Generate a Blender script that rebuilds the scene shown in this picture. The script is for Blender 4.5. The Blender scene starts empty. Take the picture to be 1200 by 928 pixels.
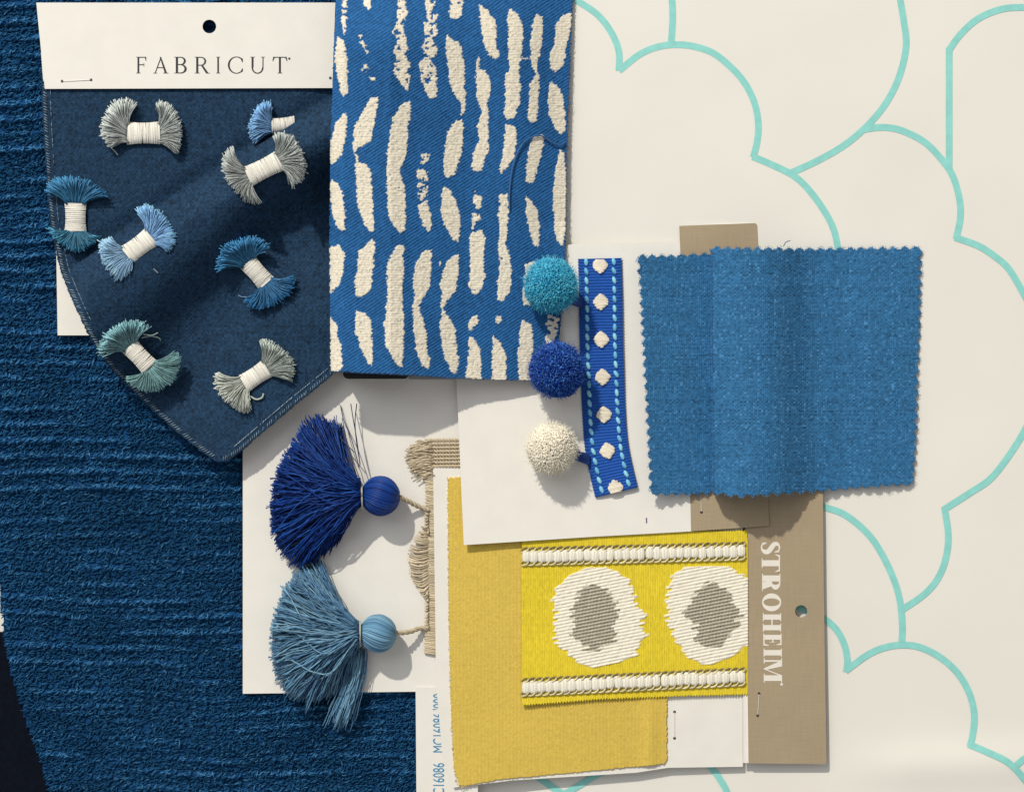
import bpy, math
import numpy as np
from mathutils import Vector
from mathutils.geometry import tessellate_polygon

# ------------------------------------------------------------------ units, camera, light
S = 0.0004            # metres per unit; one unit is one pixel of the 1200 px wide photograph at table level
H = 0.80              # camera height above the table
SC = bpy.context.scene
COL = SC.collection
rng = np.random.default_rng(11)

cam = bpy.data.cameras.new('camera')
cam_o = bpy.data.objects.new('camera', cam); COL.objects.link(cam_o)
cam_o.location = (0, 0, H)
cam.sensor_width = 36.0
cam.lens = 36.0 * H / (1200 * S)
cam.clip_start = 0.01; cam.clip_end = 20
SC.camera = cam_o

world = bpy.data.worlds.new('World'); SC.world = world
world.use_nodes = True
world.node_tree.nodes['Background'].inputs[0].default_value = (1.0, 0.975, 0.955, 1)
world.node_tree.nodes['Background'].inputs[1].default_value = 0.37

KDIR = Vector((-0.43, 0.90, 0)).normalized()
KEL = math.radians(41)
def area(name, direction, dist, size, power, col, shape='DISK'):
    l = bpy.data.lights.new(name, 'AREA'); l.shape = shape; l.size = size; l.energy = power; l.color = col
    o = bpy.data.objects.new(name, l); COL.objects.link(o)
    o.location = direction * dist
    o.rotation_euler = (-direction).to_track_quat('-Z', 'Y').to_euler()
    return o
kd = Vector((KDIR.x * math.cos(KEL), KDIR.y * math.cos(KEL), math.sin(KEL)))
area('key_lamp', kd, 8.0, 0.17, 610.0, (1.0, 0.935, 0.81))
area('soft_window', Vector((-0.55, 0.55, 0.9)).normalized(), 2.2, 1.6, 12.0, (0.93, 0.96, 1.0))

SC.view_settings.view_transform = 'Standard'
SC.view_settings.look = 'None'
SC.view_settings.gamma = 1
SC.view_settings.exposure = -0.13
SC.render.engine = 'CYCLES'
SC.cycles.max_bounces = 6
SC.render.filter_size = 1.0
SC.cycles.sample_clamp_direct = 3.0
SC.cycles.sample_clamp_indirect = 2.0

# ------------------------------------------------------------------ helpers
def srgb(r, g, b, k=1.0):
    f = lambda c: (c / 255 / 12.92) if c / 255 < .04045 else ((c / 255 + .055) / 1.055) ** 2.4
    return np.array([f(r) * k, f(g) * k, f(b) * k])

def W(P):
    """photo-scaled (x right, y down, z up) -> world metres"""
    P = np.asarray(P, float)
    f = 1 - P[..., 2] * S / H
    out = np.empty_like(P)
    out[..., 0] = (P[..., 0] - 600) * S * f
    out[..., 1] = -(P[..., 1] - 464) * S * f
    out[..., 2] = P[..., 2] * S
    return out

def vnoise(x, y, seed=0):
    r = np.random.default_rng(seed + 1000)
    T = r.random((256, 256))
    xi = np.floor(x).astype(int); yi = np.floor(y).astype(int)
    fx = x - xi; fy = y - yi
    fx = fx * fx * (3 - 2 * fx); fy = fy * fy * (3 - 2 * fy)
    a = T[yi % 256, xi % 256]; b = T[yi % 256, (xi + 1) % 256]
    c = T[(yi + 1) % 256, xi % 256]; d = T[(yi + 1) % 256, (xi + 1) % 256]
    return ((a * (1 - fx) + b * fx) * (1 - fy) + (c * (1 - fx) + d * fx) * fy) * 2 - 1

def weave(x, y, pu, pv, seed, flip=.12):
    """plain weave: threads that pass over and under; returns height (-1..1) and tone (-1..1)"""
    r = np.random.default_rng(seed + 500)
    u = x + .5 * vnoise(x / 40, y / 22, seed) + .25 * vnoise(x / 9, y / 6, seed + 1)
    v = y + .5 * vnoise(x / 22, y / 40, seed + 2) + .25 * vnoise(x / 6, y / 9, seed + 3)
    a = u / pu; b = v / pv
    i = np.floor(a).astype(int); j = np.floor(b).astype(int); fa = a - i - .5; fb = b - j - .5
    C1 = r.random((1024, 1024)); tw = r.normal(0, 1, 4096); tf = r.normal(0, 1, 4096)
    c1 = C1[i % 1024, j % 1024]
    over = ((i + j) % 2 == 0) ^ (c1 < flip)
    th = tw[i % 4096]; tg_ = tf[j % 4096]
    hw = np.cos(np.pi * fa) * (.35 + .65 * np.cos(np.pi * fb)) * (1 + .15 * th)
    hf = np.cos(np.pi * fb) * (.35 + .65 * np.cos(np.pi * fa)) * (1 + .25 * tg_)
    h = np.where(over, hw, hf * .8)
    tone = np.where(over, .35 + .09 * th, -.35 + .12 * tg_) + 1.5 * (C1[(i + 511) % 1024, (j + 77) % 1024] - .5)
    return h * 1.6 - .8, tone

def sstep(a, b, x):
    t = np.clip((x - a) / (b - a), 0, 1)
    return t * t * (3 - 2 * t)

def spline(pts, n):
    """Catmull-Rom through pts, n samples evenly spaced by length"""
    P = np.asarray(pts, float)
    if len(P) == 2:
        t = np.linspace(0, 1, n)[:, None]; return P[0] * (1 - t) + P[1] * t
    Q = np.vstack([2 * P[0] - P[1], P, 2 * P[-1] - P[-2]])
    out = []
    for i in range(1, len(Q) - 2):
        t = np.linspace(0, 1, 24, endpoint=False)[:, None]
        p0, p1, p2, p3 = Q[i - 1], Q[i], Q[i + 1], Q[i + 2]
        out.append(.5 * ((2 * p1) + (p2 - p0) * t + (2 * p0 - 5 * p1 + 4 * p2 - p3) * t * t + (3 * p1 - p0 - 3 * p2 + p3) * t ** 3))
    out = np.vstack(out + [P[-1:]])
    d = np.r_[0, np.cumsum(np.linalg.norm(np.diff(out, axis=0), axis=1))]
    s = np.linspace(0, d[-1], n)
    return np.stack([np.interp(s, d, out[:, k]) for k in range(out.shape[1])], 1)

def inside(x, y, poly):
    P = np.asarray(poly, float)
    r = np.zeros(x.shape, bool)
    j = len(P) - 1
    for i in range(len(P)):
        xi, yi = P[i]; xj, yj = P[j]
        if yi != yj:
            c = ((yi > y) != (yj > y)) & (x < (xj - xi) * (y - yi) / (yj - yi) + xi)
            r ^= c
        j = i
    return r

# objects
def thing(name, label, cat, at, group=None):
    o = bpy.data.objects.new(name, None); COL.objects.link(o)
    o.empty_display_size = .01
    o.location = W(np.array(at, float))
    o['label'] = label; o['category'] = cat
    if group: o['group'] = group
    return o

def root_of(o):
    while o.parent: o = o.parent
    return o

def origin(parent):
    return np.array(root_of(parent).location) if parent else np.zeros(3)

def link(name, me, parent=None, label=None, loc=None):
    o = bpy.data.objects.new(name, me); COL.objects.link(o)
    if parent: o.parent = parent
    if label: o['label'] = label
    if loc is not None: o.location = loc
    return o

def mesh_np(name, verts, faces, mat, cols=None, smooth=True, mats=None, matidx=None):
    """faces: list of int arrays (M,3) or (M,4)"""
    me = bpy.data.meshes.new(name)
    me.vertices.add(len(verts)); me.vertices.foreach_set('co', np.ascontiguousarray(verts, np.float32).ravel())
    loops = np.concatenate([f.ravel() for f in faces]).astype(np.int32)
    tot = np.concatenate([np.full(len(f), f.shape[1], np.int32) for f in faces])
    start = np.r_[0, np.cumsum(tot)[:-1]].astype(np.int32)
    me.loops.add(len(loops)); me.loops.foreach_set('vertex_index', loops)
    me.polygons.add(len(tot)); me.polygons.foreach_set('loop_start', start); me.polygons.foreach_set('loop_total', tot)
    me.polygons.foreach_set('use_smooth', np.full(len(tot), smooth, bool))
    if mats:
        for m in mats: me.materials.append(m)
        me.polygons.foreach_set('material_index', matidx.astype(np.int32))
    else:
        me.materials.append(mat)
    if cols is not None:
        a = me.color_attributes.new('Col', 'FLOAT_COLOR', 'POINT')
        c = np.ones((len(verts), 4), np.float32); c[:, :3] = np.clip(cols, 0, 1)
        a.data.foreach_set('color', c.ravel())
    me.update(calc_edges=True); me.validate()
    return me

# materials
def new_mat(name, rough=.8, spec=.3, sheen=0.0, sheen_rough=.4):
    m = bpy.data.materials.new(name); m.use_nodes = True
    b = m.node_tree.nodes['Principled BSDF']
    b.inputs['Roughness'].default_value = rough
    b.inputs['Specular IOR Level'].default_value = spec
    b.inputs['Sheen Weight'].default_value = sheen
    b.inputs['Sheen Roughness'].default_value = sheen_rough
    return m, m.node_tree, b

def attr_mat(name, rough=.8, spec=.3, sheen=.1, var=.12, vscale=2500, bump=0.0):
    """colour from the yarn colours stored on the mesh, with a little fibre variation"""
    m, nt, b = new_mat(name, rough, spec, sheen)
    N, L = nt.nodes, nt.links
    a = N.new('ShaderNodeAttribute'); a.attribute_name = 'Col'
    tc = N.new('ShaderNodeTexCoord')
    n = N.new('ShaderNodeTexNoise'); n.inputs['Scale'].default_value = vscale; n.inputs['Detail'].default_value = 3
    L.new(tc.outputs['Object'], n.inputs['Vector'])
    mr = N.new('ShaderNodeMapRange'); mr.inputs['From Min'].default_value = .25; mr.inputs['From Max'].default_value = .75
    mr.inputs['To Min'].default_value = 1 - var; mr.inputs['To Max'].default_value = 1 + var
    L.new(n.outputs['Fac'], mr.inputs['Value'])
    mx = N.new('ShaderNodeVectorMath'); mx.operation = 'MULTIPLY'
    L.new(a.outputs['Color'], mx.inputs[0]); L.new(mr.outputs['Result'], mx.inputs[1])
    L.new(mx.outputs['Vector'], b.inputs['Base Color'])
    if bump:
        bp = N.new('ShaderNodeBump'); bp.inputs['Strength'].default_value = bump; bp.inputs['Distance'].default_value = .0003
        L.new(n.outputs['Fac'], bp.inputs['Height']); L.new(bp.outputs['Normal'], b.inputs['Normal'])
    return m

def flat_mat(name, col, rough=.6, spec=.3, var=.02, vscale=60, grain=0.05, sheen=0.0, weave=False):
    m, nt, b = new_mat(name, rough, spec, sheen)
    N, L = nt.nodes, nt.links
    tc = N.new('ShaderNodeTexCoord')
    n = N.new('ShaderNodeTexNoise'); n.inputs['Scale'].default_value = vscale; n.inputs['Detail'].default_value = 5
    L.new(tc.outputs['Object'], n.inputs['Vector'])
    r = N.new('ShaderNodeValToRGB')
    r.color_ramp.elements[0].position = .3; r.color_ramp.elements[1].position = .7
    r.color_ramp.elements[0].color = (*np.clip(col * (1 - var), 0, 1), 1)
    r.color_ramp.elements[1].color = (*np.clip(col * (1 + var), 0, 1), 1)
    L.new(n.outputs['Fac'], r.inputs['Fac'])
    out = r.outputs['Color']
    if weave:   # fine printed linen crosshatch
        for ax in ('X', 'Y'):
            w = N.new('ShaderNodeTexNoise'); w.inputs['Scale'].default_value = 1.0; w.inputs['Detail'].default_value = 2
            mp = N.new('ShaderNodeMapping')
            mp.inputs['Scale'].default_value = (2200, 90, 1) if ax == 'X' else (90, 2200, 1)
            L.new(tc.outputs['Object'], mp.inputs['Vector']); L.new(mp.outputs['Vector'], w.inputs['Vector'])
            mr = N.new('ShaderNodeMapRange'); mr.inputs['From Min'].default_value = .3; mr.inputs['From Max'].default_value = .7
            mr.inputs['To Min'].default_value = .95; mr.inputs['To Max'].default_value = 1.05
            L.new(w.outputs['Fac'], mr.inputs['Value'])
            mx = N.new('ShaderNodeVectorMath'); mx.operation = 'MULTIPLY'
            L.new(out, mx.inputs[0]); L.new(mr.outputs['Result'], mx.inputs[1]); out = mx.outputs['Vector']
    L.new(out, b.inputs['Base Color'])
    if grain:
        n2 = N.new('ShaderNodeTexNoise'); n2.inputs['Scale'].default_value = 1400; n2.inputs['Detail'].default_value = 4
        L.new(tc.outputs['Object'], n2.inputs['Vector'])
        bp = N.new('ShaderNodeBump'); bp.inputs['Strength'].default_value = grain; bp.inputs['Distance'].default_value = .0002
        L.new(n2.outputs['Fac'], bp.inputs['Height']); L.new(bp.outputs['Normal'], b.inputs['Normal'])
    return m

K = 0.92   # photo value / albedo for a fully lit surface
M_card = flat_mat('white_card', np.array([.80, .782, .74]), .55, .35, .025, 90, .06)
M_paper = flat_mat('cream_paper', np.array([.79, .776, .725]), .5, .35, .025, 14, .06)
M_teal = flat_mat('teal_print', srgb(136, 203, 198) * 1.10, .5, .35, .07, 260, .03)
M_taupe = flat_mat('taupe_card', srgb(163, 147, 122) * 1.04, .6, .3, .04, 30, .05, weave=True)
M_edge = flat_mat('card_edge', np.array([.8, .78, .74]), .8, .1, .03, 300, .1)
M_ink = flat_mat('black_ink', np.array([.03, .03, .035]), .5, .3, .05, 200, 0)
M_white_ink = flat_mat('white_ink', np.array([.80, .76, .69]), .5, .3, .02, 200, 0)
M_blue_ink = flat_mat('blue_ink', srgb(60, 140, 185), .5, .3, .05, 300, 0)
M_black = flat_mat('black_board', np.array([.012, .014, .02]), .6, .3, .2, 60, .1)
M_grey = flat_mat('grey_board', np.array([.36, .35, .36]), .7, .2, .05, 60, .1)
M_wire, _nt, _b = new_mat('staple_wire', .35, .5); _b.inputs['Base Color'].default_value = (.72, .70, .66, 1); _b.inputs['Metallic'].default_value = .15
M_yarn = attr_mat('dyed_yarn', .6, .3, .15, .18, 3000)
M_silk = attr_mat('shiny_thread', .5, .25, .0, .12, 3000)
M_cloth = attr_mat('woven_cloth', .8, .15, .04, .14, 2600)
M_pile = attr_mat('wool_pile', .95, .0, .0, .18, 3000)
M_wool = attr_mat('pompom_wool', .85, .1, .1, .06, 3000)
M_table = flat_mat('tabletop_paint', np.array([.75, .73, .68]), .5, .3, .03, 12, .03)
M_shade = flat_mat('corner_shade', np.array([.002, .004, .010]), .9, .1, .3, 500, .3)  # near-black colour standing in for shade past the rug's edge
M_back = flat_mat('rug_backing', np.array([.010, .040, .085]), .9, .1, .3, 500, .3)

# sheets -----------------------------------------------------------
def sheet(name, parent, box, step, zf, mat, colf=None, maskf=None, thick=1.2, label=None, warp=None):
    """dense cloth: a height field with its outline cut by maskf and a rim of the cloth's thickness"""
    x0, x1, y0, y1 = box
    nx = int(round((x1 - x0) / step)) + 1; ny = int(round((y1 - y0) / step)) + 1
    X, Y = np.meshgrid(np.linspace(x0, x1, nx), np.linspace(y0, y1, ny))
    Z = zf(X, Y)
    Cc = colf(X, Y) if colf else None
    if maskf is not None:
        xc = (X[:-1, :-1] + X[1:, 1:]) / 2; yc = (Y[:-1, :-1] + Y[1:, 1:]) / 2
        M = maskf(xc, yc)
    else:
        M = np.ones((ny - 1, nx - 1), bool)
    idx = np.arange(nx * ny).reshape(ny, nx)
    q = np.stack([idx[1:, :-1], idx[1:, 1:], idx[:-1, 1:], idx[:-1, :-1]], -1)[M]
    off = nx * ny
    Mp = np.pad(M, 1)
    sides = []
    c = Mp[1:-1, 1:-1]
    a = c & ~Mp[:-2, 1:-1]; sides.append(np.stack([idx[:-1, :-1][a], idx[:-1, 1:][a]], -1))
    a = c & ~Mp[2:, 1:-1]; sides.append(np.stack([idx[1:, 1:][a], idx[1:, :-1][a]], -1))
    a = c & ~Mp[1:-1, :-2]; sides.append(np.stack([idx[1:, :-1][a], idx[:-1, :-1][a]], -1))
    a = c & ~Mp[1:-1, 2:]; sides.append(np.stack([idx[:-1, 1:][a], idx[1:, 1:][a]], -1))
    e = np.vstack(sides)
    top = np.stack([X, Y, Z], -1).reshape(-1, 3)
    bv, inv = np.unique(e.ravel(), return_inverse=True)
    low = top[bv].copy(); low[:, 2] -= thick
    e2 = (inv + off).reshape(-1, 2)
    s = np.stack([e[:, 0], e[:, 1], e2[:, 1], e2[:, 0]], -1)
    V = np.vstack([top, low])
    cols = None
    if Cc is not None:
        cf = Cc.reshape(-1, 3); cols = np.vstack([cf, cf[bv]])
    used = np.zeros(len(V), bool); used[q.ravel()] = True; used[s.ravel()] = True
    remap = np.cumsum(used) - 1
    V = W(V[used]) - origin(parent)
    me = mesh_np(name, V, [remap[q], remap[s]], mat, cols[used] if cols is not None else None)
    return link(name, me, parent, label)

def card(name, parent, outline, zf, thick, mat, holes=(), label=None, side=None, r=0.0):
    """a flat card cut to its outline, holes punched through, pale cut edges"""
    rings = [list(outline)] + [list(h) for h in holes]
    pts = [p for ring in rings for p in ring]
    P = np.array([[x, y, zf(x, y)] for x, y in pts], float)
    B = P.copy(); B[:, 2] -= thick
    tris = tessellate_polygon([[Vector((x, y, 0)) for x, y in ring] for ring in rings])
    n = len(pts)
    T = np.array(tris, int)
    a, b, c = P[T[:, 0]], P[T[:, 1]], P[T[:, 2]]
    cr = (b[:, 0] - a[:, 0]) * (c[:, 1] - a[:, 1]) - (b[:, 1] - a[:, 1]) * (c[:, 0] - a[:, 0])
    T[cr > 0] = T[cr > 0][:, ::-1]      # y is down: make the tops face up
    quads = []
    o = 0
    for k, ring in enumerate(rings):
        m = len(ring)
        ar = sum(ring[i][0] * ring[(i + 1) % m][1] - ring[(i + 1) % m][0] * ring[i][1] for i in range(m))
        for i in range(m):
            i0, i1 = o + i, o + (i + 1) % m
            if (ar > 0) != (k > 0): i0, i1 = i1, i0
            quads.append((i0, i1, n + i1, n + i0))
        o += m
    Q = np.array(quads, int)
    V = W(np.vstack([P, B])) - origin(parent)
    me = mesh_np(name, V, [T, T[:, ::-1] + n, Q], None, smooth=False, mats=[mat, side or M_edge],
                 matidx=np.r_[np.zeros(2 * len(T)), np.ones(len(Q))])
    return link(name, me, parent, label)

def circle(cx, cy, r, n=40):
    return [(cx + r * math.cos(t * 2 * math.pi / n), cy + r * math.sin(t * 2 * math.pi / n)) for t in range(n)]

def rounded(poly, r, n=5):
    out = []
    m = len(poly)
    for i in range(m):
        p = np.array(poly[i], float); a = np.array(poly[i - 1], float); b = np.array(poly[(i + 1) % m], float)
        p0 = p + (a - p) / np.linalg.norm(a - p) * r; p1 = p + (b - p) / np.linalg.norm(b - p) * r
        for t in np.linspace(0, 1, n):
            out.append(tuple((1 - t) ** 2 * p0 + 2 * t * (1 - t) * p + t * t * p1))
    return out

def tubes_geo(P, R, sides=4, ref=None, closed=False, caps=True):
    """P (N,K,3) photo units, R scalar / (N,K): world verts and faces of N tubes"""
    N_, K_, _ = P.shape
    R = np.broadcast_to(np.asarray(R, float), (N_, K_)) * S
    Q = W(P)
    T = np.gradient(Q, axis=1)
    T /= np.linalg.norm(T, axis=2, keepdims=True) + 1e-12
    up = np.broadcast_to(np.array([0.05, .03, 1.0]) if ref is None else ref, T.shape)
    A = np.cross(T, up); A /= np.linalg.norm(A, axis=2, keepdims=True) + 1e-12
    B = np.cross(A, T)
    th = np.arange(sides) * 2 * np.pi / sides
    V = Q[:, :, None, :] + R[:, :, None, None] * (A[:, :, None, :] * np.cos(th)[None, None, :, None] + B[:, :, None, :] * np.sin(th)[None, None, :, None])
    idx = np.arange(N_ * K_ * sides).reshape(N_, K_, sides)
    nx = np.roll(idx, -1, axis=2)
    F = np.stack([idx[:, :-1], nx[:, :-1], nx[:, 1:], idx[:, 1:]], -1).reshape(-1, 4)
    faces = [F]
    if caps and sides in (3, 4):
        faces += [idx[:, 0][:, ::-1], idx[:, -1]]
        if sides == 4: faces = [np.vstack(faces)]
    return V.reshape(-1, 3), faces

def strands(name, parent, P, R, cols, mat, sides=4, label=None, ref=None, kind=None):
    """cols (3,), (N,3) or (N,K,3)"""
    N_, K_, _ = P.shape
    V, F = tubes_geo(P, R, sides, ref)
    C = np.asarray(cols, float)
    if C.ndim == 1: C = np.broadcast_to(C, (N_, K_, 3))
    elif C.ndim == 2: C = np.broadcast_to(C[:, None, :], (N_, K_, 3))
    C = np.repeat(C.reshape(N_ * K_, 3), sides, axis=0)
    me = mesh_np(name, V - origin(parent), F, mat, C)
    o = link(name, me, parent, label)
    if kind: o['kind'] = kind
    return o

def path_tube(name, parent, pts, r, col, mat, n=40, sides=8, label=None):
    P = spline(pts, n)[None]
    return strands(name, parent, P, r, np.array(col), mat, sides, label)

def staple(parent, p, q, zf, name='staple'):
    """bent wire lying on the card, its legs going through two small holes"""
    p = np.array(p, float); q = np.array(q, float)
    d = (q - p) / np.linalg.norm(q - p)
    z = lambda v, k: [v[0], v[1], zf(v[0], v[1]) + k]
    pts = np.array([z(p, -1.0), z(p + d * .2, .3), z(p + d * 1.5, .45), z((p + q) / 2, .5), z(q - d * 1.5, .45), z(q - d * .2, .3), z(q, -1.0)])
    o = strands(name, parent, pts[None], .42, np.array([.6, .58, .52]), M_wire, 6)
    for v in (p - d * .6, q + d * .6):
        c = circle(v[0], v[1], 1.7, 12)
        card('staple_hole', o, c, lambda x, y: zf(x, y) + .18, .1, M_ink, side=M_ink)
    return o

# ------------------------------------------------------------------ lettering (drawn as outlines)
def ring(cx, cy, ro, si, ri, ti, a0, a1, n=26):
    a = np.radians(np.linspace(a0, a1, n))
    o = [(cx + ro * math.cos(t), cy + si * math.sin(t)) for t in a]
    i = [(cx + ri * math.cos(t), cy + ti * math.sin(t)) for t in a[::-1]]
    return o + i
def rect(x0, y0, x1, y1): return [(x0, y0), (x1, y0), (x1, y1), (x0, y1)]
def stroke(pts, ws, n=40):
    C = spline(pts, n); w = np.interp(np.linspace(0, 1, n), np.linspace(0, 1, len(ws)), ws)
    t = np.gradient(C, axis=0); t /= np.linalg.norm(t, axis=1, keepdims=True)
    nn = np.stack([-t[:, 1], t[:, 0]], 1)
    return [tuple(p) for p in C + nn * w[:, None] / 2] + [tuple(p) for p in (C - nn * w[:, None] / 2)[::-1]]

def glyph(ch, B, T, F, G):
    """serif capitals, cap height 1: B thick stem, T thin stroke, F serif reach, G serif height"""
    def stem(x, w=B): return [rect(x, G, x + w, 1 - G), rect(x - F, 0, x + w + F, G), rect(x - F, 1 - G, x + w + F, 1)]
    if ch == 'I': return stem(F), B + 2 * F
    if ch == 'F': return stem(F) + [rect(F + B, 1 - T, .56, 1), [(.56, 1), (.56, .76), (.53, .76), (.49, 1 - T)], rect(F + B, .5, .42, .5 + T), rect(.42, .41, .445, .63)], .57
    if ch == 'E': return stem(F) + [rect(F + B, 1 - T, .6, 1), [(.6, 1), (.6, .72), (.57, .72), (.5, 1 - T)], rect(F + B, .48, .44, .48 + T), rect(.44, .37, .47, .63),
                                    rect(F + B, 0, .62, T), [(.62, 0), (.65, .3), (.61, .3), (.52, T)]], .66
    if ch == 'T': return [rect(.36 - B / 2, G, .36 + B / 2, 1 - T), rect(.36 - B / 2 - F, 0, .36 + B / 2 + F, G), rect(0.02, 1 - T, .70, 1),
                          [(.02, 1 - T), (-.01, .74), (.02, .74), (.10, 1 - T)], [(.70, 1 - T), (.73, .74), (.70, .74), (.62, 1 - T)]], .72
    if ch == 'H': return stem(F) + stem(F + .50) + [rect(F + B, .5 - T / 2, F + .5, .5 + T / 2)], .50 + B + 2 * F
    if ch == 'A':
        return [[(.08, G), (.08 + T, G), (.40 + T * .3, .93), (.36, .93)], [(.33, 1), (.40, 1), (.70, G), (.70 - B * 1.15, G)],
                rect(.21, .32, .54, .32 + T), rect(0, 0, .2, G), rect(.70 - B * 1.15 - F, 0, .70 + F, G)], .76
    if ch == 'B':
        return stem(F) + [rect(F + B, 1 - T, .3, 1), rect(F + B, .51, .3, .51 + T), rect(F + B, 0, .3, T),
                          ring(.30, .755, .22, .245, .22 - B * .9, .245 - T, -90, 90), ring(.30, .275, .26, .275, .26 - B, .275 - T, -90, 90)], .57
    if ch == 'R':
        return stem(F) + [rect(F + B, .47, max(.30, F + B + .05), .47 + T), rect(F + B, 1 - T, max(.30, F + B + .05), 1), ring(max(.30, F + B + .05), .735, max(.24, B + .04), .265, max(.24 - B, max(.24, B + .04) - B * .82), .265 - T, -90, 90),
                          [(.30, .48), (.30 + B * .9, .50), (.66, .0), (.66 - B * 1.25, .0)], rect(.64 - B, 0, .72, G * .8)], .72
    if ch == 'C':
        return [ring(.46, .5, .46, .52, .46 - B, .52 - T, 48, 312, 44), [(.76, .90), (.80, .90), (.80, .66), (.775, .66), (.70, .82)],
                [(.70, .18), (.775, .30), (.80, .30), (.80, .10), (.74, .12)]], .82
    if ch == 'O': return [ring(.44, .5, .44, .52, .44 - B, .52 - T, 0, 180, 30), ring(.44, .5, .44, .52, .44 - B, .52 - T, 180, 360, 30)], .88
    if ch == 'U':
        return [rect(F, .36, F + B, 1 - G), rect(0, 1 - G, B + 2 * F, 1), rect(.62, .36, .62 + T, 1 - G), rect(.62 - F, 1 - G, .62 + T + F, 1),
                ring((F + .62 + T) / 2, .36, (.62 + T - F) / 2, .38, (.62 + T - F) / 2 - (B + T) * .5, .38 - T * 1.2, 180, 360, 30)], .62 + T + F
    if ch == 'S':
        return [stroke([(.48, .76), (.42, .93), (.25, .985), (.10, .88), (.11, .70), (.28, .54), (.45, .38), (.47, .18), (.32, .015), (.12, .05), (.05, .24)],
                       [T, T, T * 1.1, B * .8, B, B * 1.05, B, B * .8, T * 1.1, T, T]), rect(.47, .70, .50, .99), rect(.02, .01, .05, .30)], .56
    if ch == 'M':
        return [rect(.08, G, .08 + T, 1), rect(0, 0, .08 + T + F, G), rect(0, 1 - G, .10, 1), [(.08, 1), (.08 + B * 1.1, 1), (.50, .16), (.44, .0)],
                [(.44, 0), (.48, .0), (.80, 1), (.74, 1)], rect(.74, G, .74 + B, 1), rect(.74 - F, 0, .74 + B + F, G), rect(.74 + B, 1 - G, .74 + B + F, 1)], .74 + B + F

def letter(ch, parent, place, zf, mat, style):
    polys, adv = glyph(ch, *style)
    V, T, n = [], [], 0
    for k, pl in enumerate(polys):
        tr = tessellate_polygon([[Vector((a, b, 0)) for a, b in pl]])
        P = np.array([place(a / adv, b) for a, b in pl])
        Z = np.array([zf(x, y) for x, y in P]) + .22 + .025 * k
        V.append(np.c_[P, Z])
        t = np.array(tr, int)
        a, b, c = P[t[:, 0]], P[t[:, 1]], P[t[:, 2]]
        cr = (b[:, 0] - a[:, 0]) * (c[:, 1] - a[:, 1]) - (b[:, 1] - a[:, 1]) * (c[:, 0] - a[:, 0])
        t[cr > 0] = t[cr > 0][:, ::-1]
        T.append(t + n); n += len(pl)
    me = mesh_np('letter', W(np.vstack(V)) - origin(parent), [np.vstack(T)], mat, smooth=False)
    return link('letter', me, parent)

# ================================================================== SETTING
def struct(o): o['kind'] = 'structure'; return o
def plane_grid(name, x0, x1, y0, y1, n, zf, mat):
    return sheet(name, None, (x0, x1, y0, y1), n, zf, mat, thick=30)
table = struct(plane_grid('tabletop', -900, 2100, -900, 1850, 100, lambda x, y: np.zeros_like(x) - 2.0, M_table))

# wallpaper with printed scallops ---------------------------------
def z_paper(x, y):
    x = np.asarray(x, float); y = np.asarray(y, float)
    z = 1.2 + 1.2 * vnoise(x / 230, y / 260, 5) + .35 * vnoise(x / 60, y / 70, 6)
    z = z + 5.0 * np.exp(-((y - (900 - (x - 1000) * .03)) / 26) ** 2) * sstep(960, 1080, x)
    return np.maximum(z, .0)
paper = thing('wallpaper', 'cream wallpaper sheet printed with teal outlined scallop clouds', 'wallpaper', (860, 464, 0))
sheet('paper_sheet', paper, (505, 1330, -120, 1050), 8, z_paper, M_paper, thick=.6)

def zoomed(pts, ox, oy, k): return [(ox + a / k, oy + b / k) for a, b in pts]
Z6 = lambda *p: zoomed(p, 660, 0, 2.2222)
Z7 = lambda *p: zoomed(p, 900, 560, 2.523)
LINES = [
    [(640, -22)] + Z6((40, 5), (90, 40), (125, 85), (145, 135), (145, 185)),
    Z6((145, 185), (200, 142), (250, 122), (300, 117), (350, 124), (400, 145), (460, 200), (495, 260), (508, 320), (505, 370), (495, 410)),
    Z6((276, -40), (283, 0), (285, 50), (281, 117)),
    Z6((493, 408), (545, 430), (600, 458), (640, 495), (680, 550), (705, 600), (717, 660), (720, 720)),
    Z6((590, 452), (660, 420), (730, 380), (790, 330), (840, 270), (875, 200), (893, 120), (886, 50), (872, -30)),
    Z6((780, 338), (830, 332), (880, 340), (940, 370), (985, 415), (1015, 460), (1032, 520), (1034, 570), (1023, 622)),
    Z6((1300, 24), (1200, 20), (1140, 25), (1080, 50), (1035, 90), (1004, 132)),
    Z6((1005, 125), (1005, 250), (1005, 440)),
    Z6((1020, 618), (1080, 640), (1120, 665), (1160, 700)) + [(1200, 345), (1222, 385)],
    [(900, 575), (935, 583)] + Z7((165, 85), (230, 110), (300, 170), (350, 250), (385, 340), (397, 430), (395, 492)),
    Z7((395, 390), (460, 345), (500, 300), (525, 240), (533, 170), (522, 88)),
    Z7((517, 95), (600, 42), (660, 0)) + [(1185, 530), (1203, 500), (1215, 470)],
    [(915, 700), (942, 714)] + Z7((160, 412), (200, 445), (225, 490), (235, 540), (231, 573)),
    Z7((229, 570), (290, 525), (340, 502), (395, 493), (450, 500), (510, 530), (560, 575), (595, 635), (610, 700), (605, 760), (597, 792)),
    Z7((593, 786), (650, 810), (710, 840)) + [(1200, 912), (1225, 945)],
    Z7((735, 848), (757, 830), (800, 805)),
    [(820, 880), (832, 897), (842, 910), (852, 928), (862, 960)],
    [(610, 895), (633, 912), (661, 931)],
    [(660, 931), (680, 919), (707, 904), (740, 893)],
]
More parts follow.
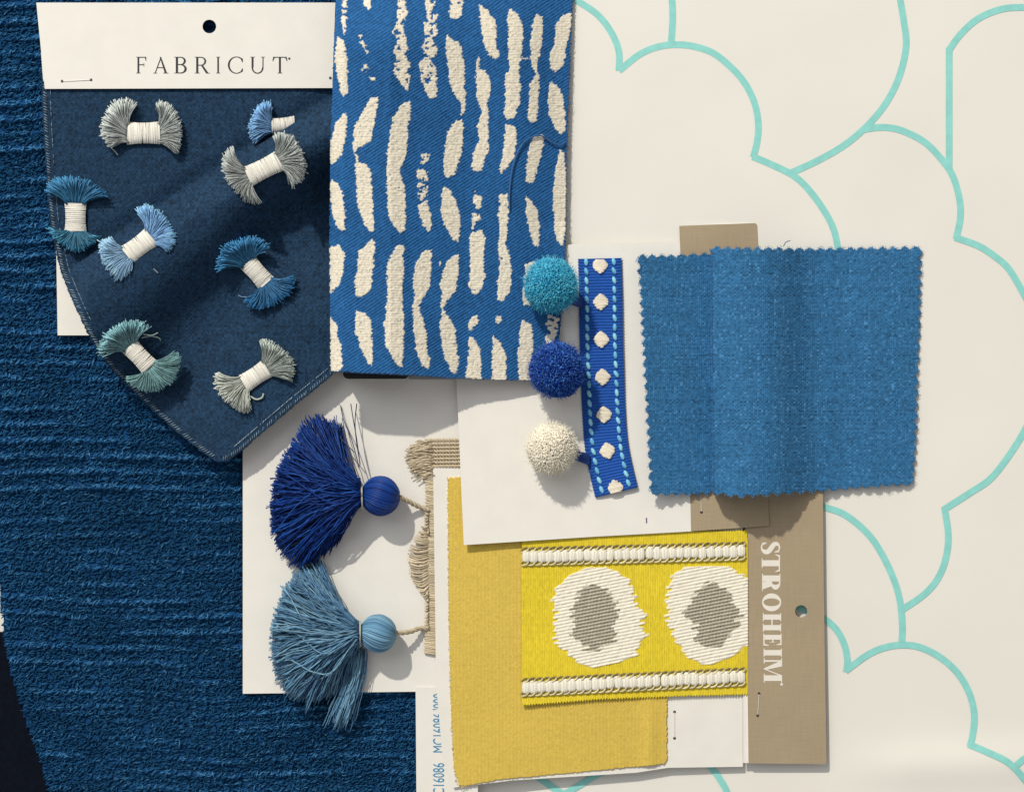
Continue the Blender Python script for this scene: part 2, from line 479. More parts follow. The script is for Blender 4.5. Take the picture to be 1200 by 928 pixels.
for i, pts in enumerate(LINES):
    L = np.array(pts); n = int(np.linalg.norm(np.diff(L, axis=0), axis=1).sum() / 5) + 4
    C = spline(L, n)
    t = np.gradient(C, axis=0); t /= np.linalg.norm(t, axis=1, keepdims=True)
    nn = np.stack([-t[:, 1], t[:, 0]], 1)
    hw = 3.9
    E = np.stack([C - nn * hw, C, C + nn * hw], 1)
    Zz = z_paper(E[..., 0], E[..., 1]) + .25 + .03 * i
    V = np.concatenate([E, Zz[..., None]], -1).reshape(-1, 3)
    idx = np.arange(n * 3).reshape(n, 3)
    q = np.concatenate([np.stack([idx[:-1, k], idx[:-1, k + 1], idx[1:, k + 1], idx[1:, k]], -1) for k in (0, 1)])[:, ::-1]
    link('printed_line', mesh_np('printed_line', W(V) - origin(paper), [q], M_teal), paper)

# near-black sheet put in as the shade at the rug's corner ----------------------------------
dc = thing('corner_shade', 'black sheet painted as the shade past the curved corner of the blue rug', 'cloth', (10, 900, 0))
sheet('shade_sheet', dc, (-120, 110, 728, 1000), 4, lambda x, y: 1.5 + 1.2 * vnoise(x / 20, y / 30, 8), M_shade,
      maskf=lambda x, y: inside(x, y, [(-120, 760), (0, 742), (30, 735), (110, 900), (110, 1000), (-120, 1000)]), thick=1)

# ------------------------------------------------------------------ rug
RUG = [(-30, -60), (-26, 420), (-14, 600), (-1, 685), (2, 715), (5, 745), (14, 790), (32, 848), (48, 890), (62, 945), (78, 1000), (500, 1000), (500, -60)]
rug = thing('rug', 'deep blue ribbed wool rug sample with looped pile in rows', 'rug', (240, 464, 0))
def rug_z(x, y):
    """height of the ribbed pile: a sharp rib every 18 units with a softer one between"""
    off = 5.5 * vnoise(x / 130, y / 120, 21) + 2.0 * vnoise(x / 30, y / 60, 22)
    q = (y + off) / 18.4; rr = np.floor(q); d = (q - rr) * 18.4
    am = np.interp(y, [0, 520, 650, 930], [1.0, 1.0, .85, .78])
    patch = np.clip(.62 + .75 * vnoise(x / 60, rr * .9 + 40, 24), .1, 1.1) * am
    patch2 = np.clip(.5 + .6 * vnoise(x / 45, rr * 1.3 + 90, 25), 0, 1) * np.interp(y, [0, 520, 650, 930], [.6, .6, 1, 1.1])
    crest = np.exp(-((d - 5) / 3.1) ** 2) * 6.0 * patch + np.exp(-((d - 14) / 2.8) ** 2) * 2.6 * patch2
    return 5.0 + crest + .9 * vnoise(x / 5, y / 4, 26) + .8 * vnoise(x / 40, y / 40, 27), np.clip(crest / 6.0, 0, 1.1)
sheet('backing', rug, (-30, 500, -60, 1000), 3.8, lambda x, y: rug_z(x, y)[0] - 2.2, M_pile, lambda x, y: np.ones(x.shape + (1,)) * srgb(26, 66, 110),
      lambda x, y: inside(x, y, RUG), thick=4)
HID = [[(72, 30), (384, 20), (384, 400), (300, 470), (262, 505), (150, 420), (92, 350), (85, 320)],
       [(312, 470), (500, 460), (500, 790), (312, 790)], [(410, -80), (520, -80), (520, 800), (410, 800)], [(500, 800), (520, 800), (520, 1000), (500, 1000)]]
def rug_rows():
    y = -45.0; r = 0
    while y < 990:
        nn_ = 720
        x = rng.uniform(-28, 503, nn_); yy = y + rng.uniform(0, 9.2, nn_)
        keep = inside(x, yy, RUG)
        for h in HID: keep &= ~inside(x, yy, h) | (np.hypot(x - 245, yy - 31) < 22)
        x, yy = x[keep], yy[keep]
        o_ = np.argsort(x); x, yy = x[o_], yy[o_]
        for run in (np.split(np.arange(len(x)), np.where(np.diff(x) > 30)[0] + 1) if len(x) else []):
            if len(run) < 4: continue
            xr, yr = x[run], yy[run]; n = len(xr)
            z, cr = rug_z(xr, yr)
            ang = np.radians(-28 + rng.normal(0, 26, n))
            Lh = 2.6 + np.abs(rng.normal(0, .8, n))
            t = np.linspace(-1, 1, 3)
            px = xr[:, None] + np.cos(ang)[:, None] * Lh[:, None] * t + rng.normal(0, .25, (n, 3))
            py = yr[:, None] + np.sin(ang)[:, None] * Lh[:, None] * t + rng.normal(0, .15, (n, 3))
            pz = (z + rng.normal(0, .55, n))[:, None] + np.array([-1.5, .75, -1.0])
            P = np.stack([px, py, np.minimum(pz, 14.2)], -1)
            lw = .74 + .16 * vnoise(xr / 55, yr / 30, 31) + rng.normal(0, .12, n) + .70 * cr  # rib crests painted lighter than the hollows, like light on the pile
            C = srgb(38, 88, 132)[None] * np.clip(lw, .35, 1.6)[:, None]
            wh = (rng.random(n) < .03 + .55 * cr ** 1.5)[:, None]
            C = np.where(wh, C + srgb(92, 144, 174) * .36, C)  # pale fibres, mostly on the crests, painted in as highlights
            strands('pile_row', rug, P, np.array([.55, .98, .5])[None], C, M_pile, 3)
        y += 9.2; r += 1
rug_rows()

# ------------------------------------------------------------------ navy sample with bow tufts
nav = thing('fabric_sample', 'navy cloth sample covered in fringed bow tufts under a white lettered header card', 'fabric sample', (220, 260, 14))
z_nb = lambda x, y: 15.5 + 0 * x
card('backing_card', nav, [(48, 62), (66, 300), (67.5, 393), (396, 393), (396, 62)], z_nb, 1.0, M_card)
fx = [40, 90, 137, 194, 234, 264, 294, 334, 388, 420]
fy = [345, 309, 279, 241, 214, 196, 174, 150, 120, 104]
def z_navy0(x, y):
    x = np.asarray(x, float); y = np.asarray(y, float)
    yf = np.interp(x, fx, fy) + 2.0 * vnoise(x / 40, y * 0, 41)
    s = (y - yf) * .87
    k = sstep(66, 112, x + (y - 320) * .25)
    up = 26 * sstep(-.6, .9, s) + 32 * sstep(-8, 34, s)
    f = np.interp(x, [80, 200, 300, 390], [2.0, 1.5, 1.1, 1.0])
    s1 = np.where(s > 0, s / f, s)
    sm = 0
    for d, wt in ((-14, .15), (-7, .22), (0, .26), (7, .22), (14, .15)):
        sm = sm + wt * np.interp(s1 + d, [0, 28, 44, 92, 122, 200, 270, 420], [0, 0, 4, 50, 53, 40, 34, 29])
    z = 21.0 - 4.0 * sstep(-26, -1, s) * k + k * (up - sm * sstep(8, 24, s))
    # the free corner bends up a little, the left edge lies down
    z = z + 4.0 * sstep(40, 0, np.abs(y - 330 - (x - 250) * .2) - 20) * sstep(240, 330, x)
    z = z + 1.2 * vnoise(x / 45, y / 38, 42) * sstep(-20, 40, s)
    return z
def z_navy(x, y):
    return z_navy0(x, y) + .48 * weave(x, y, 2.5, 2.3, 43)[0] + .16 * vnoise(x / 1.4, y / 1.4, 39)
NAV = [(48.5, 95), (50, 140), (53, 190), (57, 245), (61, 275), (66, 295), (71, 318), (82, 346), (95, 375), (109, 402), (128, 430), (160, 463), (200, 500), (228, 523),
       (246, 536), (262, 541), (280, 531), (300, 514), (340, 480), (388, 441), (402, 429), (402, 95)]
NAVs = np.vstack([spline(NAV[:-3], 260), NAV[-3:]])
def col_navy(x, y):
    c = srgb(27, 53, 79)[None, None, :] * np.ones(x.shape + (1,))
    n = .22 * vnoise(x / 5, y / 1.5, 47) + .22 * vnoise(x / 1.5, y / 5, 48) + .25 * vnoise(x / 1.4, y / 1.4, 38) + .05 * vnoise(x / 60, y / 60, 49)
    c = c * (1 + n * .5 + .42 * weave(x, y, 2.5, 2.3, 43)[1])[..., None]
    sp = vnoise(x / 1.3, y / 1.3, 50) > .86
    return np.where(sp[..., None], c * 1.5 + .006, c)
nf = sheet('fabric', nav, (46, 403, 95, 544), 1.0, z_navy, M_cloth, col_navy,
           lambda x, y: inside(x + .8 * vnoise(x / 3, y / 3, 51), y + .8 * vnoise(x / 3, y / 3, 52), NAVs), thick=2.0)
# overlocked edge: short stitches over the rim
def edge_stitch(poly, i0, i1, name, parent, zf, inset, gap, col, ln):
    C = spline(poly, int(np.linalg.norm(np.diff(np.array(poly), axis=0), axis=1).sum() / gap))
    t = np.gradient(C, axis=0); t /= np.linalg.norm(t, axis=1, keepdims=True)
    nn = np.stack([t[:, 1], -t[:, 0]], 1)
    a = C + nn * inset + t * rng.normal(0, .5, (len(C), 1)); b = C + nn * (inset + ln) + t * gap * .9
    P = np.stack([a, (a + b) / 2, b], 1)
    P = P[rng.random(len(P)) < .85]
    z = zf(P[..., 0], P[..., 1]); z = np.stack([z[:, 0] + .4, z[:, 1] + 1.1, z[:, 2] + .4], 1)
    P = np.concatenate([P, z[..., None]], -1)
    c = col[None] * (1 + rng.normal(0, .25, (len(P), 1)))
    return strands(name, parent, P, .5, np.clip(c, 0, 1), M_yarn, 4)
edge_stitch(NAV[:15], 0, 0, 'edge_stitching', nf, z_navy0, 2.0, 3.2, srgb(120, 142, 158), 4.0)
edge_stitch(NAV[15:20], 0, 0, 'edge_stitching', nf, z_navy0, 1.5, 3.2, srgb(110, 132, 150), 3.5)
edge_stitch(NAV[16:20], 0, 0, 'edge_stitching', nf, z_navy0, 9.0, 2.6, srgb(140, 160, 175), .8)
edge_stitch(NAV[:9], 0, 0, 'edge_stitching', nf, z_navy0, 10.0, 6.0, srgb(95, 120, 140), .5)

# header card
HED = [(42.5, 3.5), (393, 3.5), (389.5, 103.5), (52.5, 104.5)]
z_hed = lambda x, y: 24.5 + (y - 104) * -.006
hd = card('header_card', nav, HED, z_hed, 1.1, M_card, [circle(245.3, 31.5, 8.0)])
SX = [('F', 159.5, 171.5), ('A', 179.5, 197), ('B', 204, 219), ('R', 228, 246), ('I', 253.2, 258), ('C', 267, 285), ('U', 293, 310.5), ('T', 319.5, 336.5)]
for ch, a, b in SX:
    letter(ch, hd, lambda u, v, a=a, b=b: (a + u * (b - a), 86.3 - v * 19.3), z_hed, M_ink, (.10, .05, .075, .03))
card('trademark_dot', hd, circle(339, 69, 1.3, 14), lambda x, y: z_hed(x, y) + .3, .2, M_ink, side=M_ink)
staple(hd, (73.5, 95.5), (106, 94), z_hed)
staple(hd, (387.8, 91.8), (420, 91.8), lambda x, y: z_hed(x, y) - (2 if x > 389 else 0))

def fan(name, parent, base, width_dir, width, arc, zb, zt, zfloor, col, n=150, r=.75, tip=1.7, curl=.0, jit=3.0):
    A = spline(arc, 80)
    u = np.sort(np.clip(rng.random(n) + rng.normal(0, .02, n), 0, 1))
    clump = np.round(u * 24) / 24; u = u * .72 + clump * .28
    ti = np.clip(u * 79, 0, 79); k0 = np.floor(ti).astype(int); k1 = np.minimum(k0 + 1, 79); f = (ti - k0)[:, None]
    tipp = A[k0] * (1 - f) + A[k1] * f
    b = np.array(base)[None] + np.array(width_dir)[None] * ((u - .5) * width)[:, None]
    ln = 1 - np.abs(rng.normal(0, .07, n)); ln[rng.random(n) < .12] *= .85
    tipp = b + (tipp - b) * ln[:, None] + rng.normal(0, jit * .5, (n, 2))
    ax = A.mean(0) - np.array(base); ax /= np.linalg.norm(ax)
    d = np.linalg.norm(tipp - b, axis=1)
    ctrl = b + ax[None] * (d * .45)[:, None] * .6 + (tipp - b) * .22 + rng.normal(0, jit * .4, (n, 2))
    Kp = 5
    t = np.linspace(0, 1, Kp)[None, :, None]
    XY = (1 - t) ** 2 * b[:, None] + 2 * t * (1 - t) * ctrl[:, None] + t * t * tipp[:, None]
    lay = rng.random(n)[:, None]
    tt = np.linspace(0, 1, Kp)[None]
    z = zb + (zt - zb) * tt ** 1.3 + (lay - .5) * (2.0 + 9.0 * tt) + rng.normal(0, .5, (n, Kp)) + curl * tt ** 3
    z = np.maximum(z, zfloor(XY[..., 0], XY[..., 1]) + .8 + lay * 2)
    XY = XY + rng.normal(0, .35, XY.shape) * tt[..., None]
    P = np.concatenate([XY, z[..., None]], -1)
    C = col[None, None] * (1 + rng.normal(0, .24, (n, 1, 1))) * (1 + (tip - 1) * sstep(.72, 1.0, tt))[..., None]  # tips brightened in the colour, like loop ends catching light
    R = np.broadcast_to(r * np.array([.8, 1, 1, 1.1, 1.25])[None], (n, Kp))
    return strands(name, parent, P, R, np.clip(C, 0, 1), M_silk, 3)

def band(parent, p, q, width, z, col, arch=2.6):
    """thread wound round the waist of a tuft: fine windings across the axis"""
    p = np.array(p, float); q = np.array(q, float)
    d = q - p; L = np.linalg.norm(d); d /= L; w = np.array([-d[1], d[0]])
    n = int(L / .8)
    s = np.linspace(0, L, n)
    t = np.linspace(-1, 1, 9)
    waist = 1 - .10 * np.sin(np.pi * s / L)
    XY = p[None, None] + d[None, None] * (s[:, None, None] + .9 * t[None, :, None] * rng.normal(0, .55, (n, 1, 1))) + w[None, None] * (t[None, :, None] * width / 2) * waist[:, None, None]
    Z = z + 5.0 * np.sqrt(np.clip(1 - t ** 2 * .97, 0, 1))[None] + rng.normal(0, .18, (n, 1)) + arch * np.sin(np.pi * s / L)[:, None] * .4
    P = np.concatenate([XY, Z[..., None]], -1)
    c = col[None] * (1 + rng.normal(0, .09, (n, 1)))
    return strands('binding', parent, P, .78, np.clip(c, 0, 1), M_yarn, 5)

GREY, CREAM = srgb(160, 167, 166), srgb(226, 224, 216)
TUFTS = [
    ('grey bow tuft lying below the header card', (150, 156.5), (187, 156), 26, CREAM, GREY, GREY,
     [(159, 121), (147, 116), (132, 122), (121, 139), (120, 158), (128, 173)], [(184, 120), (196, 121), (206, 132), (212, 148), (212, 163), (209, 179)], 0),
    ('pale blue bow tuft half hidden by the fold', (319, 148), (345, 145), 17, CREAM * .9, srgb(110, 152, 196), srgb(110, 152, 196),
     [(318, 121), (305, 122), (295, 138), (292, 153), (297, 168)], None, 0),
    ('grey bow tuft lying on the fold', (291, 207), (327, 189), 24, CREAM * .95, GREY * .9, GREY * .95,
     [(270, 172), (261, 187), (263, 205), (275, 222), (289, 234), (304, 239)], [(322, 156), (337, 157), (348, 167), (356, 186), (358, 205), (343, 220)], 0),
    ('teal blue bow tuft hanging at the left edge', (88.5, 239), (88.5, 271), 25, CREAM * .95, srgb(52, 108, 146), srgb(62, 122, 152),
     [(52, 224), (62, 211), (81, 207), (102, 211), (116, 220), (127, 229)], [(56, 269), (65, 280), (80, 290), (91, 294), (105, 289), (118, 278)], 0),
    ('light blue bow tuft lying across the fold', (149, 299), (177, 278), 24, CREAM, srgb(135, 172, 205), srgb(118, 162, 205),
     [(128, 279), (117, 284), (117, 295), (122, 309), (130, 321), (139, 328), (152, 318)], [(160, 244), (173, 241), (187, 248), (198, 262), (206, 281), (198, 294)], 0),
    ('dark blue bow tuft in the shaded hollow', (291, 308), (312, 332), 22, CREAM * .9, srgb(58, 118, 160), srgb(48, 105, 150),
     [(253, 316), (256.5, 300), (267, 286), (287, 278), (304, 279), (314, 289)], [(347, 325), (343, 338), (331, 350), (313, 360), (299, 361), (287, 353)], 2),
    ('pale teal bow tuft overhanging the slanted edge', (152.5, 406), (175, 430), 22, CREAM * .92, srgb(112, 152, 160), srgb(124, 166, 168),
     [(115, 415), (117, 402), (128, 388), (145, 378), (162, 377), (176, 383)], [(207, 412), (212, 426), (205, 442), (194, 453), (181, 459), (163, 455), (147, 443)], 0),
    ('silver grey bow tuft near the pointed corner', (286, 449.5), (312.5, 432), 22, CREAM, srgb(178, 184, 176), srgb(150, 160, 156),
     [(252, 437), (253.5, 453), (261, 465), (273, 477), (289, 483), (292, 471)], [(305.5, 398), (319, 401), (334, 412), (343, 423), (345, 435), (343, 445)], 0),
]
for lab, p, q, wd, cb, c1, c2, a1, a2, extra in TUFTS:
    p_, q_ = np.array(p, float), np.array(q, float)
    mid = (p_ + q_) / 2
    zc = float(max(z_navy0(mid[0], mid[1]), z_navy0(p[0], p[1]), z_navy0(q[0], q[1])))
    if 'half hidden' in lab: zc = 21.0
    tf = bpy.data.objects.new('bow_tuft', None); COL.objects.link(tf); tf.parent = nav; tf.empty_display_size = .005
    tf['label'] = lab
    band(tf, p, q, wd, zc + 2, cb)
    d = q_ - p_; d /= np.linalg.norm(d); w = np.array([-d[1], d[0]])
    def oriented(arc, base):
        A = np.array(arc); return w if np.dot(A[-1] - A[0], w) > 0 else -w
    fl = z_navy0
    zf1 = float(z_navy0(*np.array(a1).mean(0)))
    fan('fringe', tf, p_ + d * 1.5, oriented(a1, p), wd * .85, a1, zc + 4.5, max(zf1 + 8, zc - 3), fl, c1, 440, .5)
    if a2:
        zf2 = float(z_navy0(*np.array(a2).mean(0)))
        fan('fringe', tf, q_ - d * 1.5, oriented(a2, q), wd * .85, a2, zc + 4.5, max(zf2 + 8, zc - 3), fl, c2, 440, .5)
def stray(parent, pts, zoff, col, r=.7):
    P = np.array([[x, y, float(z_navy0(x, y)) + zoff] for x, y in pts])
    path_tube('loose_thread', parent, P, r, np.clip(col, 0, 1), M_yarn, 24, 6)
stray(nf, [(293, 464), (300, 468), (307, 466), (309, 461)], 2.5, srgb(170, 180, 172), 1.1)
stray(nf, [(166, 396), (176, 394), (186, 396), (188, 399)], 3, srgb(150, 170, 170))
stray(nf, [(168, 392), (178, 393), (185, 390)], 3, srgb(150, 170, 170))
stray(nf, [(130, 173), (136, 179), (138, 182)], 2, srgb(160, 170, 165))
stray(nf, [(295, 348), (284, 348), (279, 346)], 2, srgb(120, 150, 180), .5)
stray(nf, [(180, 315), (185, 320)], 1, srgb(150, 165, 180), .6)

# ------------------------------------------------------------------ black sample board and the patterned cloth on it
bk = thing('sample_book', 'black sample book with a grey panel peeping from under the patterned cloth', 'book', (455, 340, 14))
card('cover', bk, rounded([(402, 352), (479, 352), (479, 444), (402, 444)], 7), lambda x, y: 66.0, 50, M_black, side=M_black)
card('page_block', bk, [(479.3, 365), (534, 365), (534, 444.5), (479.3, 444.5)], lambda x, y: 44.0, 28, M_grey, side=M_grey)

pat = thing('patterned_cloth', 'cobalt blue cloth woven with ivory brush stroke dashes', 'cloth', (530, 220, 40))
def z_pat0(x, y):
    x = np.asarray(x, float); y = np.asarray(y, float)
    z = np.interp(x, [380, 390, 402, 458, 545, 600, 650, 675], [66, 78, 84, 84, 52, 40, 27, 22.5])
    zt = np.interp(x, [380, 392, 402, 480, 545, 600, 650, 675], [30, 36, 40, 42, 36, 30, 24, 21])
    k = sstep(-50, 60, y)
    low = np.interp(y, [-40, 260, 300, 450], [9, 9, 17, 23])
    z = zt * (1 - k) + z * k
    z = z + (low - 22.5) * sstep(600, 672, x)
    return z + 1.0 * vnoise(x / 70, y / 90, 61)
AZ = lambda *p: zoomed(p, 380, 0, 3.7406)
BZ = lambda *p: zoomed(p, 380, 220, 3.7406)
D = [  # (polygon, broken?)
 (AZ((85,-20),(106,-20),(104,0),(98,50),(95,160),(88,150),(80,110),(75,80)),.35), (AZ((55,160),(85,180),(100,260),(104,400),(85,425),(70,400),(58,340),(48,240)),0),
 (AZ((95,490),(102,520),(95,600),(75,680),(35,725),(22,700),(28,620),(50,540)),0), (BZ((30,-33),(62,-15),(82,30),(92,120),(90,185),(72,190),(50,160),(30,80),(22,-10)),0),
 (BZ((24,260),(65,250),(90,290),(85,360),(70,420),(24,462)),0), (BZ((24,560),(50,600),(72,700),(80,790),(65,805),(24,805)),0),
 (AZ((165,-20),(205,-20),(205,30),(195,45),(175,30)),.1), (AZ((150,150),(165,155),(180,200),(200,215),(205,240),(195,245),(165,205)),.4),
 (AZ((163,280),(190,285),(200,310),(180,322),(165,305)),.4), (AZ((195,338),(225,340),(222,356),(205,352)),.3),
 (AZ((205,430),(238,425),(232,470),(220,540),(205,620),(165,640),(130,672),(126,640),(135,540),(155,520),(180,465)),.06),
 (BZ((138,-150),(145,-150),(148,-112),(185,-100),(205,-60),(210,20),(215,110),(222,190),(205,195),(175,160),(150,90),(140,0),(134,-100)),0),
 (BZ((185,250),(215,220),(222,260),(215,350),(205,440),(185,470),(150,478),(135,470),(130,430),(145,350),(150,280)),0),
 (BZ((135,540),(175,550),(205,580),(212,680),(212,780),(195,770),(160,710),(140,640)),.04),
 (AZ((318,-20),(350,-20),(365,70),(345,110),(355,160),(370,220),(350,235),(370,270),(378,310),(368,400),(340,375),(305,320),(300,280),(320,260),(300,230),(320,180),(300,140),(325,90)),.28),
 (BZ((345,-373),(378,-375),(375,-303),(362,-243),(365,-163),(345,-93),(330,-78),(352,-13),(356,60),(358,190),(335,198),(305,170),(285,130),(275,60),(275,-60),(275,-130),(290,-240),(300,-303)),.05),
 (BZ((325,255),(348,255),(346,350),(342,480),(346,600),(350,700),(345,788),(325,780),(290,730),(270,690),(262,620),(272,520),(278,430),(272,350),(290,300)),0),
 (AZ((440,-20),(495,-20),(470,60),(497,65),(497,150),(470,170),(495,210),(485,250),(460,260),(490,300),(496,370),(490,430),(465,435),(440,400),(420,310),(415,280),(440,250),(425,210),(440,180),(435,100),(455,95),(450,60)),.26),
 (AZ((430,675),(460,680),(455,705),(430,720),(420,715)),.2), (AZ((410,740),(450,750),(455,790),(430,800),(405,780)),.2), (BZ((410,-20),(455,-10),(450,30),(425,60),(410,40)),.3),
 (BZ((410,85),(450,50),(470,110),(468,180),(455,195),(430,160)),.05),
 (BZ((425,285),(472,270),(468,340),(465,430),(440,480),(415,520),(430,580),(450,640),(450,700),(465,770),(448,795),(430,780),(400,700),(390,600),(388,540),(395,470),(390,400),(405,330)),.02),
 (AZ((555,-20),(615,-20),(605,50),(590,80),(555,80),(550,50)),.12), (AZ((535,150),(560,175),(590,190),(610,250),(615,360),(620,420),(612,500),(600,515),(600,450),(580,430),(555,380),(545,300),(535,220)),0),
 (AZ((600,520),(612,560),(605,640),(595,700),(570,770),(540,782),(520,765),(525,690),(540,580),(560,550)),0),
 (BZ((525,0),(550,10),(580,60),(595,130),(598,190),(585,240),(560,220),(525,160),(510,90),(515,20)),0),
 (BZ((570,295),(590,295),(588,370),(575,450),(540,500),(520,530),(545,570),(575,620),(580,700),(590,780),(580,815),(562,810),(535,760),(515,690),(505,600),(515,560),(510,520),(520,470),(510,430),(515,380),(540,320)),.03),
 (AZ((680,20),(705,40),(745,80),(755,130),(750,190),(765,240),(745,262),(720,240),(700,190),(685,110)),0),
 (AZ((670,250),(680,260),(678,300),(705,310),(728,350),(728,400),(715,450),(720,500),(722,600),(718,660),(690,750),(655,750),(645,720),(660,650),(680,620),(668,550),(690,490),(672,440),(668,380),(665,300)),.07),
 (BZ((655,15),(665,30),(690,40),(690,85),(665,95),(655,70)),.25), (BZ((650,110),(690,120),(690,140),(665,150),(660,185),(648,180)),.2),
 (BZ((640,200),(690,190),(708,220),(700,300),(705,380),(695,430),(670,468),(645,462),(635,430),(640,330),(637,260)),.05),
 (BZ((645,565),(670,560),(678,585),(660,610),(640,625),(632,610)),.05), (BZ((635,650),(660,670),(685,710),(688,800),(685,850),(618,850),(628,760)),0),
 (AZ((815,38),(850,65),(870,110),(872,170),(860,260),(855,330),(860,380),(855,450),(835,520),(800,525),(788,500),(795,420),(792,330),(810,300),(805,200),(808,110),(800,80)),0),
 (AZ((795,540),(840,560),(846,600),(835,680),(800,740),(780,765),(770,745),(785,660),(790,600)),0),
 (BZ((770,30),(800,28),(810,70),(805,170),(795,240),(815,310),(822,370),(810,470),(780,502),(760,490),(758,420),(770,340),(762,280),(768,200),(765,110)),.04),
 (BZ((755,565),(775,562),(780,580),(765,597),(750,585)),0), (BZ((740,650),(775,680),(795,740),(800,800),(795,855),(736,855),(735,740)),0),
 (AZ((925,65),(955,75),(958,140),(945,240),(930,290),(935,320),(942,370),(940,450),(930,535),(900,540),(890,510),(900,430),(900,370),(925,330),(908,280),(905,200),(910,120)),0),
 (AZ((862,252),(885,255),(905,262),(880,262)),0),
 (AZ((915,600),(965,590),(960,650),(935,740),(915,805),(885,795),(885,740),(895,660)),0), (BZ((885,40),(910,60),(935,100),(945,180),(942,262),(920,250),(895,180),(885,100)),0),
 (BZ((880,340),(920,320),(950,330),(940,420),(900,515),(875,515),(868,480),(878,420)),0), (BZ((862,580),(910,600),(916,700),(910,780),(905,855),(856,855),(850,760),(855,660)),0),
 (AZ((1085,55),(1083,110),(1065,200),(1045,290),(1010,320),(992,300),(990,250),(1010,180),(1015,110),(1050,70)),0),
 (AZ((990,360),(1020,375),(1045,420),(1052,500),(1058,570),(1040,592),(1010,560),(985,500),(980,420)),0),
 (BZ((1030,-170),(1050,-150),(1060,-80),(1066,60),(1060,180),(1045,255),(1025,240),(1010,180),(1003,60),(1010,-40),(1005,-50),(1020,-110)),0),
 (BZ((985,550),(1020,560),(1040,600),(1010,650),(985,670),(970,600)),.3), (BZ((975,640),(1010,650),(1000,700),(970,720)),.15),
 (AZ((500,1140),(515,1150),(510,1170)),0),
]
def dash_mask(x, y):
    jx = x + 1.5 * vnoise(x / 2.6, y / 1.7, 62) + .8 * vnoise(x / 8, y / 5, 63)
    jy = y + 1.2 * vnoise(x / 2.2, y / 3.0, 64)
    m = np.zeros(x.shape, bool)
    holes = vnoise(x / 5.5, y / 3.6, 65) * .7 + vnoise(x / 2.4, y / 1.9, 66) * .5
    for poly, br in D:
        P = np.array(poly)
        c = (jx > P[:, 0].min()) & (jx < P[:, 0].max()) & (jy > P[:, 1].min()) & (jy < P[:, 1].max())
        if not c.any(): continue
        ii = np.where(c)
        h = inside(jx[ii], jy[ii], P)
        if br: h &= holes[ii] > (-1 + 2.6 * br)
        m[ii] |= h
    return m
_pm = {}
def pat_m(x, y):
    if x.shape not in _pm: _pm[x.shape] = dash_mask(x, y)
    return _pm[x.shape]
def z_pat(x, y):
    m = pat_m(x, y)
    u = (x * .55 + y * .84) + .5 * vnoise(x / 12, y / 12, 67)
    tw = .40 * np.cos(2 * np.pi * u / 3.3) * (1 + .5 * vnoise(x / 3, y / 3, 68)) + .16 * vnoise(x / 1.3, y / 1.3, 69)
    bo = .7 + .48 * vnoise(x / 2.1, y / 1.7, 70) + .2 * np.sin(y * 2 * np.pi / 3.0)
    return z_pat0(x, y) + np.where(m, bo, tw)
def col_pat(x, y):
    m = pat_m(x, y)
    blue = srgb(36, 92, 148); ivory = srgb(226, 219, 202)
    u = (x * .55 + y * .84) + .5 * vnoise(x / 12, y / 12, 67)
    b = blue * (1 + .30 * np.cos(2 * np.pi * u / 3.3) + .25 * vnoise(x / 2, y / 2, 71) + .08 * vnoise(x / 50, y / 50, 72))[..., None]
    d = vnoise(x / 1.5, y / 1.5, 73)
    i = ivory * (1 + .09 * vnoise(x / 1.4, y / 2.5, 74))[..., None] * np.where(d > .72, .62, 1.0)[..., None]
    return np.where(m[..., None], i, b)
PAT = [(396, -40), (391, 60), (387, 170), (386, 300), (387.5, 435), (420, 437), (470, 439), (530, 443), (600, 445.5), (650, 446), (657, 380), (662, 300), (664, 180), (668, 60), (673, -40)]
pf = sheet('fabric', pat, (383, 676, -40, 448), .94, z_pat, M_cloth, col_pat,
           lambda x, y: inside(x + .5 * vnoise(x / 2, y / 2, 75), y + .5 * vnoise(x / 2, y / 2, 76), PAT), thick=2.2)
TH = [(597, 245), (597, 225), (600, 200), (606, 180), (615, 166), (627, 159.5), (636, 160), (648, 168), (658, 170), (662, 166)]
path_tube('loose_thread', pf, np.array([[x, y, float(z_pat0(x, y)) + 3.0] for x, y in TH]), .95, srgb(48, 96, 150), M_yarn, 60, 6)
# fuzz along the cut edges
def frays(parent, poly, n, ln, zf, col, r=.32, name='frayed_ends'):
    C = spline(poly, n); t = np.gradient(C, axis=0); t /= np.linalg.norm(t, axis=1, keepdims=True)
    nn = np.stack([t[:, 1], -t[:, 0]], 1)
    a = C - nn * 1.0; L = np.abs(rng.normal(0, ln, n))[:, None] + .5
    b = C + nn * L * .6 + t * rng.normal(0, .8, (n, 1)); c = C + nn * L + t * rng.normal(0, 1.5, (n, 1))
    P = np.stack([a, b, c], 1); z = zf(P[..., 0], P[..., 1]) + rng.normal(0, .4, P.shape[:2]) - .2
    cc = col[None] * (1 + rng.normal(0, .3, (n, 1)))
    return strands(name, parent, np.concatenate([P, z[..., None]], -1), r, np.clip(cc, 0, 1), M_yarn, 3)
frays(pf, [(650, 446), (600, 445.5), (530, 443), (470, 439), (387, 435)][::-1], 240, 1.2, z_pat0, srgb(60, 95, 140))
frays(pf, PAT[10:][::-1], 240, 1.0, z_pat0, srgb(50, 90, 140))

# ------------------------------------------------------------------ card with tassels
tc_ = thing('tassel_card', 'white card under the two blue tassels', 'card', (410, 630, 14))
z_tc = lambda x, y: 14.6 + 0 * x
card('card_sheet', tc_, [(284.5, 425), (540, 425), (540, 809.5), (284.5, 812.5)], z_tc, 1.2, M_card)
tt_ = thing('tassel_trim', 'taupe woven trim carrying one cobalt and one pale blue tassel', 'trim', (505, 640, 15))
TA = srgb(196, 182, 156)
zt0 = 15.4
